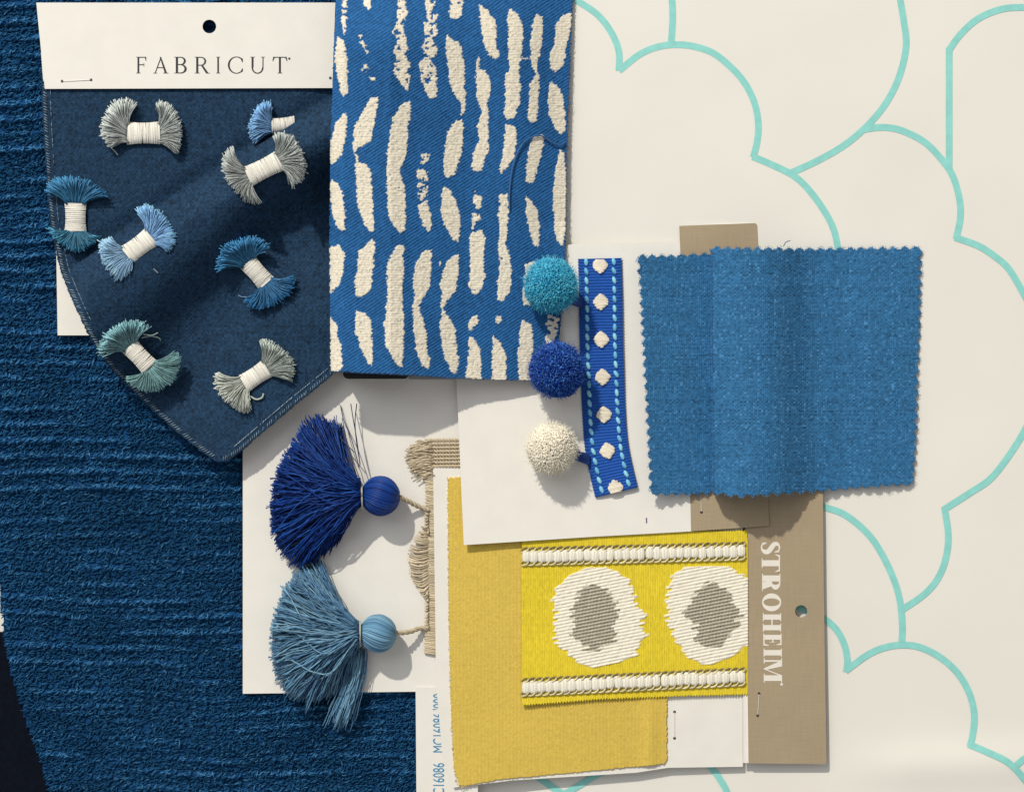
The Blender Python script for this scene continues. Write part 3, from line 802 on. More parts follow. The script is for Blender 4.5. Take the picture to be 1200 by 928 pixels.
# gimp braid running down: short cords side by side
yy = np.arange(548, 767, 2.05); n = len(yy)
t = np.linspace(-1, 1, 7)
xl = np.interp(yy, [545, 600, 690, 767], [498, 499, 498.5, 497]); xr = np.interp(yy, [545, 767], [511.5, 512])
odd = (np.arange(n) % 2) * 1.2
X = (xl + odd)[:, None] + (xr - xl)[:, None] * (t + 1) / 2 + rng.normal(0, .2, (n, 1))
Y = yy[:, None] + .8 * t[None] * 1.0 + rng.normal(0, .15, (n, 7))
Z = zt0 + 1.2 + 1.8 * np.sqrt(np.clip(1 - t ** 2 * .96, 0, 1))[None] + rng.normal(0, .2, (n, 1))
strands('braid', tt_, np.stack([X, Y, np.broadcast_to(Z, X.shape)], -1), 1.2, np.clip(TA[None] * (1 + rng.normal(0, .14, (n, 1))), 0, 1), M_yarn, 5)
# turned-over tape end: horizontal twisted cords
rows = np.linspace(516, 546.5, 8); Pq = []; Cq = []
for k, y0 in enumerate(rows):
    for ph in (0, math.pi):
        x = np.linspace(500 + rng.normal(0, 1), 543, 44)
        ang = (x - 500) / 3.6 * math.pi + ph
        Pq.append(np.stack([x, y0 + (x - 500) * -.012 + 1.15 * np.sin(ang), zt0 + 4.4 + 1.0 * np.cos(ang)], 1)); Cq.append(TA * (.92 + .14 * (ph > 0)))
strands('woven_tape', tt_, np.array(Pq), 1.25, np.array(Cq), M_yarn, 5)
# frayed head of the tape
n = 130
y0 = rng.uniform(515, 560, n); x0 = 505 + rng.normal(0, 2, n)
x1 = np.interp(y0, [515, 530, 548, 560], [488, 477, 484, 496]) + rng.normal(0, 2.5, n); y1 = y0 + rng.normal(3, 3.0, n)
tt = np.linspace(0, 1, 7)
X = x0[:, None] + (x1 - x0)[:, None] * tt; Y = y0[:, None] + (y1 - y0)[:, None] * tt ** 2 + 1.6 * np.sin(tt * 5 + rng.random((n, 1)) * 6)
Z = zt0 + 1.5 + rng.random((n, 1)) * 6 * (1 - .4 * tt) + rng.normal(0, .2, (n, 7))
strands('frayed_ends', tt_, np.stack([X, Y, Z], -1), .75, np.clip(TA[None] * (.95 + rng.normal(0, .16, (n, 1))), 0, 1), M_yarn, 4)
# bundle of looped threads at the middle
def loops(yc0, yc1, n, reach):
    for layer, (f0, f1) in enumerate(((.40, .62), (.82, 1.05))):
        s_ = np.linspace(0, 1, n) + rng.normal(0, .008, n); yc = yc0 + (yc1 - yc0) * s_
        env = np.sin(np.pi * np.clip(s_ * .84 + .10, 0, 1)) ** .8
        L = reach * env * rng.uniform(f0, f1, n)
        t = np.linspace(0, 1, 9)[None]
        sag = np.interp(s_, [0, .3, 1], [-1.5, 3.0, 7.0])
        X = 502 - L[:, None] * t
        Y = yc[:, None] + sag[:, None] * np.sin(np.pi * t * .8) - 2.5 * t ** 2 + rng.normal(0, .3, (n, 1)) * t * 3
        Z = zt0 + 1.2 + np.sin(np.pi * t) * 3.4 + rng.random((n, 1)) * 1.2 + layer * 1.2
        strands('loop_fringe', tt_, np.stack([X, Y, Z], -1), 1.0, np.clip(TA[None] * (1 + rng.normal(0, .18, (n, 1))), 0, 1), M_yarn, 5)
loops(622, 694, 34, 24)
loops(600, 618, 8, 5)
loops(698, 730, 12, 4)

def tassel(label, neck, axis, ball, rb, zb, arc, tail, cols, n, cord, seed):
    o = bpy.data.objects.new('tassel', None); COL.objects.link(o); o.parent = tt_; o['label'] = label; o.empty_display_size = .01
    r = np.random.default_rng(seed)
    A = spline(arc, 120)
    u = r.random(n); cl = np.round(u * 30) / 30; u2 = np.clip(u * .6 + cl * .4 + r.normal(0, .016, n), 0, 1)
    ti = u2 * 119; k0 = np.floor(ti).astype(int); k1 = np.minimum(k0 + 1, 119); f = (ti - k0)[:, None]
    tip = A[k0] * (1 - f) + A[k1] * f
    nk = np.array(neck, float) + np.array(axis) * 2.5
    wdir = np.array([-axis[1], axis[0]])
    sgn = 1 if np.dot(A[-1] - A[0], wdir) > 0 else -1
    lay = r.random(n)
    b = nk[None] + wdir[None] * (sgn * (u2 - .5) * rb * 1.25)[:, None] + r.normal(0, .8, (n, 2))
    L = 1 - np.abs(r.normal(0, .03, n)); L[r.random(n) < .08] *= .9
    tip = b + (tip - b) * L[:, None] + r.normal(0, 1.6, (n, 2))
    d = np.linalg.norm(tip - b, axis=1)[:, None]
    c1 = b + np.array(axis)[None] * d * .18 + (tip - b) * .14 + r.normal(0, 2.2, (n, 2))
    c2 = b + (tip - b) * .62 + np.array(axis)[None] * d * .07 + r.normal(0, 4.2, (n, 2))
    Kp = 14
    t = np.linspace(0, 1, Kp)[None, :, None]
    XY = (1 - t) ** 3 * b[:, None] + 3 * t * (1 - t) ** 2 * c1[:, None] + 3 * t * t * (1 - t) * c2[:, None] + t ** 3 * tip[:, None]
    tt = np.linspace(0, 1, Kp)[None]
    wob = 0
    for f_, am in ((1.6, 2.2), (3.2, 1.5), (6.0, .7)):
        wob = wob + r.normal(0, am, (n, 1)) * np.sin(tt * np.pi * f_ * r.uniform(.8, 1.25, (n, 1)) + r.random((n, 1)) * 6) * sstep(0, .25, tt)
    fly = (r.random((n, 1)) < .12) & (lay[:, None] > .5)
    wob = wob + fly * r.normal(0, 9, (n, 1)) * np.sin(tt * np.pi * 1.4)
    XY = XY + wob[..., None] * wdir[None, None]
    domew = np.sqrt(np.clip(1 - (2 * u2 - 1) ** 2 * .9, .05, 1))
    z = (zb + (lay - .5) * rb * 1.3 * domew)[:, None] * (1 - tt) + (zt0 + 1.5 + lay * 24 * domew)[:, None] * tt + (lay * 10 * domew)[:, None] * np.sin(tt * np.pi)
    z = z + r.normal(0, 1.0, (n, 1)) * np.sin(tt * np.pi * r.uniform(2, 5, (n, 1)) + r.random((n, 1)) * 6) + fly * 4
    z = np.maximum(z, zt0 + 1.2)
    C = cols[r.integers(0, len(cols), n)] * (1 + r.normal(0, .16, (n, 1)))
    PL, CL_ = [], []
    dist = tt * d
    for q_ in range(3):     # three plies twisted round each other, opening at the cut end
        an = dist / 5.0 + q_ * 2 * np.pi / 3 + r.random((n, 1)) * 6
        rad = .55 + 1.6 * sstep(.80, 1.0, tt) * r.random((n, 1))
        P = np.concatenate([XY + (wdir[None, None] * (rad * np.cos(an))[..., None]), (z + rad * np.sin(an))[..., None]], -1)
        cut = 1 - np.abs(r.normal(0, .02, (n, 1, 1)))
        P[:, -2:] = P[:, -3:-2] + (P[:, -2:] - P[:, -3:-2]) * cut
        PL.append(P); CL_.append(C * (1 + r.normal(0, .10, (n, 1))))
    strands('skirt', o, np.concatenate(PL), .5, np.clip(np.concatenate(CL_), 0, 1), M_silk, 3)
    if tail:
        m = 160; TB = spline(tail, 12); dz = r.random(m)
        P2 = TB[None] + r.normal(0, 1, (m, 1, 2)) * np.linspace(5, 9, 12)[None, :, None] * .8 + r.normal(0, .5, (m, 12, 2))
        P2[:, -1] = P2[:, -2] + (P2[:, -1] - P2[:, -2]) * r.uniform(.2, 1.2, (m, 1))
        z2 = (zt0 + 2 + dz * 14)[:, None] * np.ones(12)[None]
        strands('tail', o, np.concatenate([P2, z2[..., None]], -1), .5, np.clip(cols[r.integers(0, len(cols), m)] * (1 + r.normal(0, .15, (m, 1))), 0, 1), M_silk, 4)
    # wound ball: threads run from pole to pole
    ax = np.array(axis, float); ax /= np.linalg.norm(ax); ax3 = np.array([ax[0], ax[1], 0]); w3 = np.array([-ax[1], ax[0], 0]); up = np.array([0, 0, 1.0])
    m = 150; ph = np.linspace(0, 2 * np.pi, m, endpoint=False) + r.normal(0, .015, m)
    th = np.linspace(.12, np.pi - .12, 18)
    rr = rb - .9 + r.normal(0, .3, (m, 1))
    twist = .35 * (th - np.pi / 2)
    pp = ph[:, None] + twist[None]
    Pm = np.array([ball[0], ball[1], zb])[None, None] + ax3[None, None] * (rr * np.cos(th)[None] * .96)[..., None] + \
        w3[None, None] * (rr * np.sin(th)[None] * np.cos(pp))[..., None] + up[None, None] * (rr * np.sin(th)[None] * np.sin(pp))[..., None]
    cb = cols[r.integers(0, len(cols), m)] * (1.08 + r.normal(0, .12, (m, 1)))
    strands('head', o, Pm, .8, np.clip(cb, 0, 1), M_silk, 4, ref=np.array([.3, .2, 1.0]))
    # pale ring at the neck
    a = np.linspace(0, 2 * np.pi, 30)
    nb = np.array([ball[0], ball[1], zb]) + ax3 * (rb * .93)
    Pn = nb[None] + (w3[None] * np.cos(a)[:, None] + up[None] * np.sin(a)[:, None] * .9) * rb * .66
    strands('neck_ring', o, Pn[None], 1.2, srgb(176, 176, 168), M_yarn, 6, ref=ax3)
    # twisted cord up to the tape
    C0 = spline(cord, 50); Q = []
    tg = np.gradient(C0[:, :2], axis=0); tg /= np.linalg.norm(tg, axis=1, keepdims=True); nn = np.stack([-tg[:, 1], tg[:, 0]], 1)
    for phs in (0, np.pi):
        an = np.linspace(0, 7 * np.pi, 50) + phs
        q = C0.copy(); q[:, :2] += nn * (1.5 * np.sin(an))[:, None]; q[:, 2] += 1.5 * np.cos(an); Q.append(q)
    strands('cord', o, np.array(Q), 1.7, np.array([TA * .95, TA * .85]), M_yarn, 6)
    return o
tassel('pale blue tassel with a tail of loose threads, below the cobalt one', (422, 743), (-1, .0), (443, 742), 22.5, 41,
       [(372, 652), (350, 668), (333, 690), (321, 718), (317, 745), (319, 772), (325, 797), (341, 817), (358, 822), (385, 815), (410, 800)], [(420, 765), (416, 790), (408, 815), (398, 843)],
       np.array([srgb(104, 150, 182), srgb(90, 134, 168), srgb(122, 164, 190), srgb(78, 120, 158)]), 820, [(463, 742, 40), (480, 740, 30), (492, 736, 22), (503, 737, 18)], 5)
tassel('cobalt blue tassel with wound ball head, above the pale one', (424, 577), (-.995, .03), (446, 581), 23.5, 40,
       [(398, 497), (384, 493), (362, 491), (347, 512), (332, 535), (320, 565), (316, 595), (319, 625), (329, 648), (346, 661), (366, 655), (395, 636)], None,
       np.array([srgb(16, 58, 136), srgb(12, 46, 116), srgb(28, 76, 156), srgb(14, 52, 124)]), 880, [(468, 582, 40), (480, 588, 30), (492, 594, 22), (503, 598, 18)], 6)
def free_thread(pts, col, r=.6):
    path_tube('loose_thread', tt_, np.array(pts, float), r, col, M_yarn, 30, 5)
NAVYT = srgb(40, 52, 84)
free_thread([(421, 548, 40), (412, 515, 30), (403, 493, 22), (399, 475, 17)], NAVYT)
free_thread([(422, 545, 40), (418, 515, 34), (414, 492, 30), (411, 473, 26)], NAVYT)
free_thread([(422, 543, 41), (418, 520, 34), (416, 495, 30), (418, 473, 26)], NAVYT)
free_thread([(415, 530, 40), (398, 512, 30), (386, 497, 22), (377, 486, 17)], NAVYT)
free_thread([(372, 492, 30), (370, 485, 28)], NAVYT, .8)
free_thread([(410, 610, 30), (405, 620, 20), (394, 630, 17), (386, 633, 17)], NAVYT, .7)
free_thread([(392, 505, 26), (400, 504, 24), (403, 512, 22)], NAVYT, .5)
free_thread([(414, 787, 18), (422, 790, 17), (427, 795, 17)], srgb(110, 110, 105), .6)
free_thread([(408, 815, 20), (413, 830, 20), (415, 840, 20)], srgb(90, 125, 150), .6)
free_thread([(380, 655, 20), (377, 645, 20), (372, 660, 20)], srgb(40, 80, 130), .6)

# ------------------------------------------------------------------ slip of card with blue lettering
pc = thing('printed_slip', 'narrow white card slip with blue sideways lettering beside the rug', 'card', (510, 870, 14))
z_pc = lambda x, y: 15.9 + 0 * x
ps = card('card_sheet', pc, [(487, 805), (560, 805), (560, 1000), (488.5, 1000)], z_pc, 1.0, M_card)
def blue_text(txt, y_start, size):
    cu = bpy.data.curves.new('lettering', 'FONT'); cu.body = txt; cu.size = 1.0; cu.resolution_u = 3
    to = bpy.data.objects.new('lettering_tmp', cu); COL.objects.link(to)
    dg = bpy.context.evaluated_depsgraph_get()
    me = bpy.data.meshes.new_from_object(to.evaluated_get(dg))
    co = np.empty(len(me.vertices) * 3); me.vertices.foreach_get('co', co); co = co.reshape(-1, 3)
    P = np.stack([520.5 - co[:, 1] * size, y_start - co[:, 0] * size * .62, np.full(len(co), z_pc(0, 0) + .3)], 1)
    me.vertices.foreach_set('co', (W(P) - origin(pc)).ravel()); me.materials.clear(); me.materials.append(M_blue_ink); me.update()
    bpy.data.objects.remove(to); me.name = 'lettering'
    link('lettering', me, ps)
blue_text('C16086', 931, 19); blue_text('MC16086', 882, 19); blue_text("'000", 832, 19)

# ------------------------------------------------------------------ yellow cloth on its card
yc = thing('yellow_sample', 'plain mustard yellow cloth mounted on a white card', 'fabric sample', (690, 730, 14))
z_yc = lambda x, y: 20.6 - (x - 508) * .0285
card('card_sheet', yc, [(507.5, 546), (870.5, 540), (870.5, 898), (783, 899.2), (745, 905), (600, 914), (531, 922.5), (518, 880), (511, 800)], z_yc, 1.2, M_card)
YEL = [(525, 560), (560, 558), (780, 556), (782, 700), (781.5, 890), (778, 895), (720, 900.5), (640, 908), (590, 912.5), (546, 920.5), (538, 920), (532.5, 900), (528.5, 820), (526, 700)]
def z_yel0(x, y): return z_yc(x, y) + 1.6 + .6 * vnoise(x / 60, y / 60, 81) + 2.5 * np.exp(-((x - 762) / 9) ** 2) * sstep(760, 880, y)
def z_yel(x, y):
    hb = np.abs(((x / 46) % 2) - 1) * 46
    return z_yel0(x, y) +   .24 * weave(x, y + hb * .1, 2.5, 2.2, 82, .25)[0] + .10 * np.cos(2 * np.pi * x / 4.2)
def col_yel(x, y):
    c = srgb(211, 183, 86) * (1 + .07 * weave(x, y + np.abs(((x / 46) % 2) - 1) * 4.6, 2.5, 2.2, 82, .25)[1] + .03 * vnoise(x / 60, y / 60, 86))[..., None]
    return c
yf = sheet('fabric', yc, (522, 784, 554, 924), .98, z_yel, M_cloth, col_yel,
           lambda x, y: inside(x + .7 * vnoise(x / 2, y / 2, 87), y + .7 * vnoise(x / 2, y / 2, 88), YEL), thick=1.5)
frays(yf, YEL[9:] + [YEL[0]], 200, .8, z_yel0, srgb(236, 216, 150))
staple(yc, (790.5, 834.5), (790.5, 864), z_yc)

# ------------------------------------------------------------------ trim sample: taupe header and woven yellow band
tr = thing('trim_sample', 'taupe lettered header card holding a yellow band with white ovals', 'trim sample', (900, 730, 12))
z_th = lambda x, y: 13.2 - (x - 875) * .012 + (y - 730) * .006
card('backing_strip', tr, [(870.6, 700), (880, 700), (878, 893.5), (870.8, 893.5)], lambda x, y: z_th(x, y) - 1.3, 1.0, M_card)
TH_OUT = [(872, 545), (964, 545), (965.5, 700), (968.5, 893), (966.5, 895), (879, 894), (877, 892), (875.5, 760)]
th = card('header_card', tr, TH_OUT, z_th, 1.3, M_taupe, [circle(938.8, 716, 7.2)])
for ch, a, b in [('S', 635, 648.5), ('T', 649.5, 670), ('R', 672, 692.5), ('O', 695, 716), ('H', 718, 740), ('E', 742, 757), ('I', 759.5, 769.5), ('M', 771, 799.5)]:
    letter(ch, th, lambda u, v, a=a, b=b: (892.3 + (a - 635) * .02 + v * 21.5, a + u * (b - a)), z_th, M_white_ink, (.25, .075, .07, .05))
card('trademark_dot', th, circle(916, 801.5, 1.6, 14), lambda x, y: z_th(x, y) + .3, .2, M_white_ink, side=M_white_ink)
staple(th, (889.5, 813), (888, 837.5), z_th)
# the band
z_b0 = lambda x, y: np.interp(x, [611, 700, 876], [23.0, 20.6, 13.8]) + (1.5 * sstep(812, 826, y) * sstep(700, 611, x))
top_y = lambda x: np.interp(x, [611, 760, 876], [632, 623, 621.5])
bot_y = lambda x: np.interp(x, [611, 700, 800, 876], [826.5, 819.5, 815.5, 813.5])
OV1 = zoomed([(320,100),(470,95),(560,130),(660,200),(680,280),(700,380),(770,460),(750,540),(770,620),(710,700),(690,780),(540,840),(370,880),(260,850),(170,780),(90,690),(60,600),(75,500),(60,340),(90,250),(200,150)], 640, 650, 6.63)
IN1 = zoomed([(330,225),(450,245),(510,320),(550,360),(550,480),(560,600),(500,680),(400,750),(310,745),(230,620),(200,500),(220,400),(250,310)], 640, 650, 6.63)
OV2 = zoomed([(210,95),(400,85),(560,90),(680,170),(735,200),(735,690),(690,710),(560,790),(430,850),(330,850),(220,770),(120,650),(90,540),(75,400),(90,240),(140,150)], 770, 650, 6.63)
IN2 = zoomed([(430,200),(520,260),(600,340),(640,400),(630,560),(560,640),(480,720),(370,715),(300,660),(300,560),(240,480),(260,340),(330,270)], 770, 650, 6.63)
def jag(x, y):
    row = np.floor((y + x * .2) / 3.0)
    r = np.random.default_rng(3).normal(0, 1, 4000)
    return x + 2.2 * r[(row.astype(int)) % 4000], y
def jag2(x, y):
    row = np.floor((y + x * .2) / 3.0)
    r = np.random.default_rng(4).normal(0, 1, 4000)
    return x + 3.0 * r[(row.astype(int)) % 4000], y
def ov(x, y):
    X1, Y1 = jag(x, y); X2, Y2 = jag2(x, y)
    o = inside(X1, Y1, OV1) | inside(np.minimum(X1, 876), Y1, [(a if a < 875 else 890, b) for a, b in OV2])
    i = inside(X2, Y2, IN1) | inside(X2, Y2, IN2)
    return o, i & o
def z_band(x, y):
    o, i = ov(x, y)
    rib = .24 * np.cos(2 * np.pi * (x + .5 * vnoise(x / 6, y / 6, 91)) / 2.7) + .18 * np.sin(np.pi * y / 1.7) * np.sin(np.pi * x / 1.65)
    row = (y + x * .2) / 3.9
    fl = .9 + .5 * np.cos(2 * np.pi * row) * (1 + .5 * vnoise(x / 4, np.floor(row + .5) * 3.3, 97)) + .35 * vnoise(x / 3.2, np.floor(row + .5) * 1.7 + 40, 98)
    return z_b0(x, y) + np.where(o, fl, rib)
def col_band(x, y):
    o, i = ov(x, y)
    yl = srgb(221, 199, 54) * (1 + .07 * np.cos(2 * np.pi * x / 2.7) + .12 * vnoise(x / 1.5, y / 4, 92) + .04 * vnoise(x / 40, y / 40, 93))[..., None]
    row = (y + x * .2) / 3.9; ph = np.cos(2 * np.pi * row)
    wh = srgb(232, 227, 212) * (1 + .07 * ph + .05 * vnoise(x / 4, y / 1.5, 94))[..., None]
    gr = np.where((ph > .1)[..., None], srgb(196, 190, 172), srgb(128, 122, 108)) * (1 + .12 * vnoise(x / 3, y / 1.5, 95))[..., None]
    return np.where(i[..., None], gr, np.where(o[..., None], wh, yl))
tape = sheet('band', tr, (608, 879, 618, 830), .8, z_band, M_cloth, col_band,
             lambda x, y: (y > top_y(x) + .9 * np.cos(2 * np.pi * x / 3.3)) & (y < bot_y(x) + 1.0 * np.cos(2 * np.pi * x / 3.3)) & (x > 611.3 + .6 * vnoise(x / 2, y / 2, 96) + (y - 630) * .003) & (x < 876.2 + (y - 630) * .003), thick=2.0)
beadme = None
for (ya, yb, flip) in ((652, 645.5, 1), (805, 792.5, 1)):
    cy = lambda x: np.interp(x, [615, 874], [ya, yb])
    xs = np.arange(616.5, 872, 9.0)
    for x in xs:
        if beadme is None:
            u = np.linspace(0, np.pi, 9); v = np.linspace(0, 2 * np.pi, 26, endpoint=False)
            U, Vv = np.meshgrid(u, v, indexing='ij')
            B = np.stack([5.2 * np.sin(U) ** .6 * np.cos(Vv), 7.0 * np.sign(np.cos(U)) * np.abs(np.cos(U)) ** .6, 2.3 * np.sin(U) ** .6 * np.sin(Vv)], -1)
            B *= (1 + .06 * np.cos(Vv * 9 + U * 1.2))[..., None]
            idx = np.arange(9 * 26).reshape(9, 26)
            q = np.stack([idx[:-1], np.roll(idx, -1, 1)[:-1], np.roll(idx, -1, 1)[1:], idx[1:]], -1).reshape(-1, 4)[:, ::-1]
            V = B.reshape(-1, 3) * S; V[:, 1] *= -1
            ccol = np.broadcast_to(srgb(233, 229, 214), (234, 3)) * (1 + .10 * np.cos(np.tile(v, 9) * 9)[:, None] + rng.normal(0, .05, (234, 1)))
            beadme = mesh_np('braid_knot', V, [q], M_yarn, ccol)
        y = float(cy(x))
        p = W(np.array([x + rng.normal(0, .5), y + rng.normal(0, .4), float(z_b0(x, y)) + 1.4])) - origin(tr)
        o = link('braid_knot', beadme, tape, loc=p); o.rotation_euler = (0, 0, rng.normal(0.02, .06)); o.scale = (1 + rng.normal(0, .04), 1 + rng.normal(0, .05), 1)
    for side in (-1, 1):
        xs2 = np.arange(615, 872, 8.2); n = len(xs2); a = np.linspace(0, 2 * np.pi, 12)
        al = math.radians(-28)
        ex, ey = 4.6 * np.cos(a), 2.3 * np.sin(a)
        X = xs2[:, None] + (ex * math.cos(al) - ey * math.sin(al))[None]; Yc = cy(xs2) + side * 7.6
        Y = Yc[:, None] + (ex * math.sin(al) + ey * math.cos(al))[None]
        Z = z_b0(X, Y) + 1.6 + (1.0 * np.sin(a + .6))[None]
        cc = np.where((np.arange(12) % 12 < 6)[None, :, None], srgb(212, 202, 166), srgb(128, 116, 76)) * (1 + rng.normal(0, .12, (n, 1, 1)))
        strands('chain_edge', tape, np.stack([X, Y, Z], -1), 1.0, np.clip(cc, 0, 1), M_yarn, 5)

# ------------------------------------------------------------------ card carrying the pompom trim
ic = thing('pompom_card', 'white card with a taupe end strip under the pompom trim', 'card', (700, 460, 18))
z_ic = lambda x, y: 30.5 - (x - 540) * .0393 + (y - 640) * .042
cs = card('card_sheet', ic, [(534, 425), (600, 300), (672, 286), (800, 284), (810, 622.5), (700, 628.5), (543.5, 638.5)], z_ic, 1.2, M_card)
hs = card('end_strip', ic, [(796, 265), (885, 261.5), (887.5, 264), (891, 360), (901.5, 616), (810.3, 622.3)], lambda x, y: z_ic(x, y) + .1, 1.3, M_taupe)
staple(ic, (821, 572), (822, 599.5), lambda x, y: z_ic(x, y) + .1)
card('ink_mark', cs, rounded([(756.6, 607), (758.2, 606), (758.6, 612.5), (757.2, 613.5)], .5, 3), lambda x, y: z_ic(x, y) + .2, .1, flat_mat('violet_ink', np.array([.16, .11, .20]), .6, .2, .05, 200, 0), side=M_ink)

# pompom trim
pt = thing('pompom_trim', 'blue grosgrain ribbon with white dots and three pompoms', 'trim', (708, 440, 16))
CL = spline([(703, 303), (704, 350), (704.5, 400), (706, 440), (707.5, 480), (710.5, 520), (716, 550), (722.5, 577)], 420)
tg = np.gradient(CL, axis=0); tg /= np.linalg.norm(tg, axis=1, keepdims=True)
nr = np.stack([-tg[:, 1], tg[:, 0]], 1)          # points left
arc = np.r_[0, np.cumsum(np.linalg.norm(np.diff(CL, axis=0), axis=1))]
def ribbon_xy(s, w):
    """s along, w across (positive to the right)"""
    c = np.stack([np.interp(s, arc, CL[:, 0]), np.interp(s, arc, CL[:, 1])], -1)
    n_ = np.stack([np.interp(s, arc, nr[:, 0]), np.interp(s, arc, nr[:, 1])], -1)
    return c - n_ * np.asarray(w)[..., None]
def z_rib(s): return z_ic(np.interp(s, arc, CL[:, 0]), np.interp(s, arc, CL[:, 1])) + 3.2 + 2.0 * np.sin(s / 60) ** 2 + 3.0 * sstep(60, 20, s) * 0
ns, nw = int(arc[-1] / .8), 64
sv = np.linspace(0, arc[-1], ns); wv = np.linspace(-25.5, 25.5, nw)
SS, WW = np.meshgrid(sv, wv, indexing='ij')
XY = ribbon_xy(SS, WW)
rib_amt = np.where(np.abs(WW) < 24, 1, .4)
ZZ = z_rib(SS) + .62 * np.cos(2 * np.pi * SS / 3.5) * rib_amt - 1.2 * (np.abs(WW) / 25.5) ** 6
wob = .5 * np.cos(2 * np.pi * SS / 3.5) * (np.abs(WW) > 24.5) * np.sign(WW)
XY[..., 0] += wob
V = np.concatenate([XY, ZZ[..., None]], -1).reshape(-1, 3)
idx = np.arange(ns * nw).reshape(ns, nw)
q = np.stack([idx[1:, :-1], idx[1:, 1:], idx[:-1, 1:], idx[:-1, :-1]], -1).reshape(-1, 4)
low = V.copy(); low[:, 2] -= 1.4
edge = np.r_[idx[0], idx[1:, -1], idx[-1, ::-1][1:], idx[::-1, 0][1:-1]]
e1 = np.roll(edge, -1); nV = len(V)
sq = np.stack([edge, e1, e1 + nV, edge + nV], -1)
cr = srgb(34, 84, 168)[None, None] * (1 + .22 * np.cos(2 * np.pi * SS / 3.5) + .1 * vnoise(WW / 2, SS / 1.2, 101))[..., None] * np.where(np.abs(WW) > 20, .88, 1)[..., None]
cr = np.vstack([cr.reshape(-1, 3)] * 2)
used = np.zeros(2 * nV, bool); used[:nV] = True; used[edge + nV] = True; rm = np.cumsum(used) - 1
rb = link('ribbon', mesh_np('ribbon', (W(np.vstack([V, low])) - origin(pt))[used], [rm[q], rm[sq]], M_cloth, cr[used]), pt)
# stitches
def blob(rx, ry, rz, col, name, n1=8, n2=12, grooves=0):
    u = np.linspace(0.05, np.pi - .05, n1); v = np.linspace(0, 2 * np.pi, n2, endpoint=False)
    U, Vv = np.meshgrid(u, v, indexing='ij')
    B = np.stack([rx * np.sin(U) * np.cos(Vv), ry * np.cos(U), rz * np.sin(U) * np.sin(Vv)], -1)
    idx = np.arange(n1 * n2).reshape(n1, n2)
    q = np.stack([idx[:-1], np.roll(idx, -1, 1)[:-1], np.roll(idx, -1, 1)[1:], idx[1:]], -1).reshape(-1, 4)
    q = np.vstack([q]); caps = [idx[0][::-1][None], idx[-1][None]]
    return mesh_np(name, B.reshape(-1, 3) * S, [q, caps[0], caps[1]], M_silk, np.broadcast_to(col, (n1 * n2, 3)) * (1 + rng.normal(0, .1, (n1 * n2, 1))))
STM = [blob(2.4, 4.6, 2.0, srgb(c1, c2, c3), 'stitch') for c1, c2, c3 in ((128, 200, 232), (110, 184, 222), (140, 206, 228))]
for side in (-16.2, 16.2):
    s = 4.0; k = 0
    while s < arc[-1] - 3:
        p = ribbon_xy(np.array(s), np.array(side)); d = np.array([np.interp(s, arc, tg[:, 0]), np.interp(s, arc, tg[:, 1])])
        o = link('stitch', STM[k % 3], rb, loc=W(np.array([p[0], p[1], float(z_rib(s)) + .9])) - origin(pt))
        o.rotation_euler = (0, 0, math.atan2(-d[1], d[0]) + math.pi / 2 + .25 + rng.normal(0, .08))
        s += 11.0; k += 1
# embroidered dots: rows of short satin threads
for s0, clip in ((8, 'top'), (51, 0), (95, 0), (139, 0), (183, 0), (225.5, 0), (270, 'bot')):
    nrow = 13; P = []
    for k in np.linspace(-1, 1, nrow):
        hw_ = 7.4 * (1 - abs(k) ** 1.7) + 1.2
        s1 = s0 + k * 8.8
        if s1 < 1 or s1 > arc[-1] - 1: continue
        w1 = np.linspace(-hw_, hw_, 9) + rng.normal(0, .4)
        p = ribbon_xy(np.full(9, s1), w1)
        z = z_rib(np.full(9, s1)) + .7 + 1.3 * np.sqrt(np.clip(1 - np.linspace(-1, 1, 9) ** 2, 0, 1))
        P.append(np.concatenate([p, z[:, None]], 1))
    strands('dot', rb, np.array(P), 1.15, np.clip(srgb(232, 224, 206)[None] * (1 + rng.normal(0, .05, (len(P), 1))), 0, 1), M_yarn, 5)

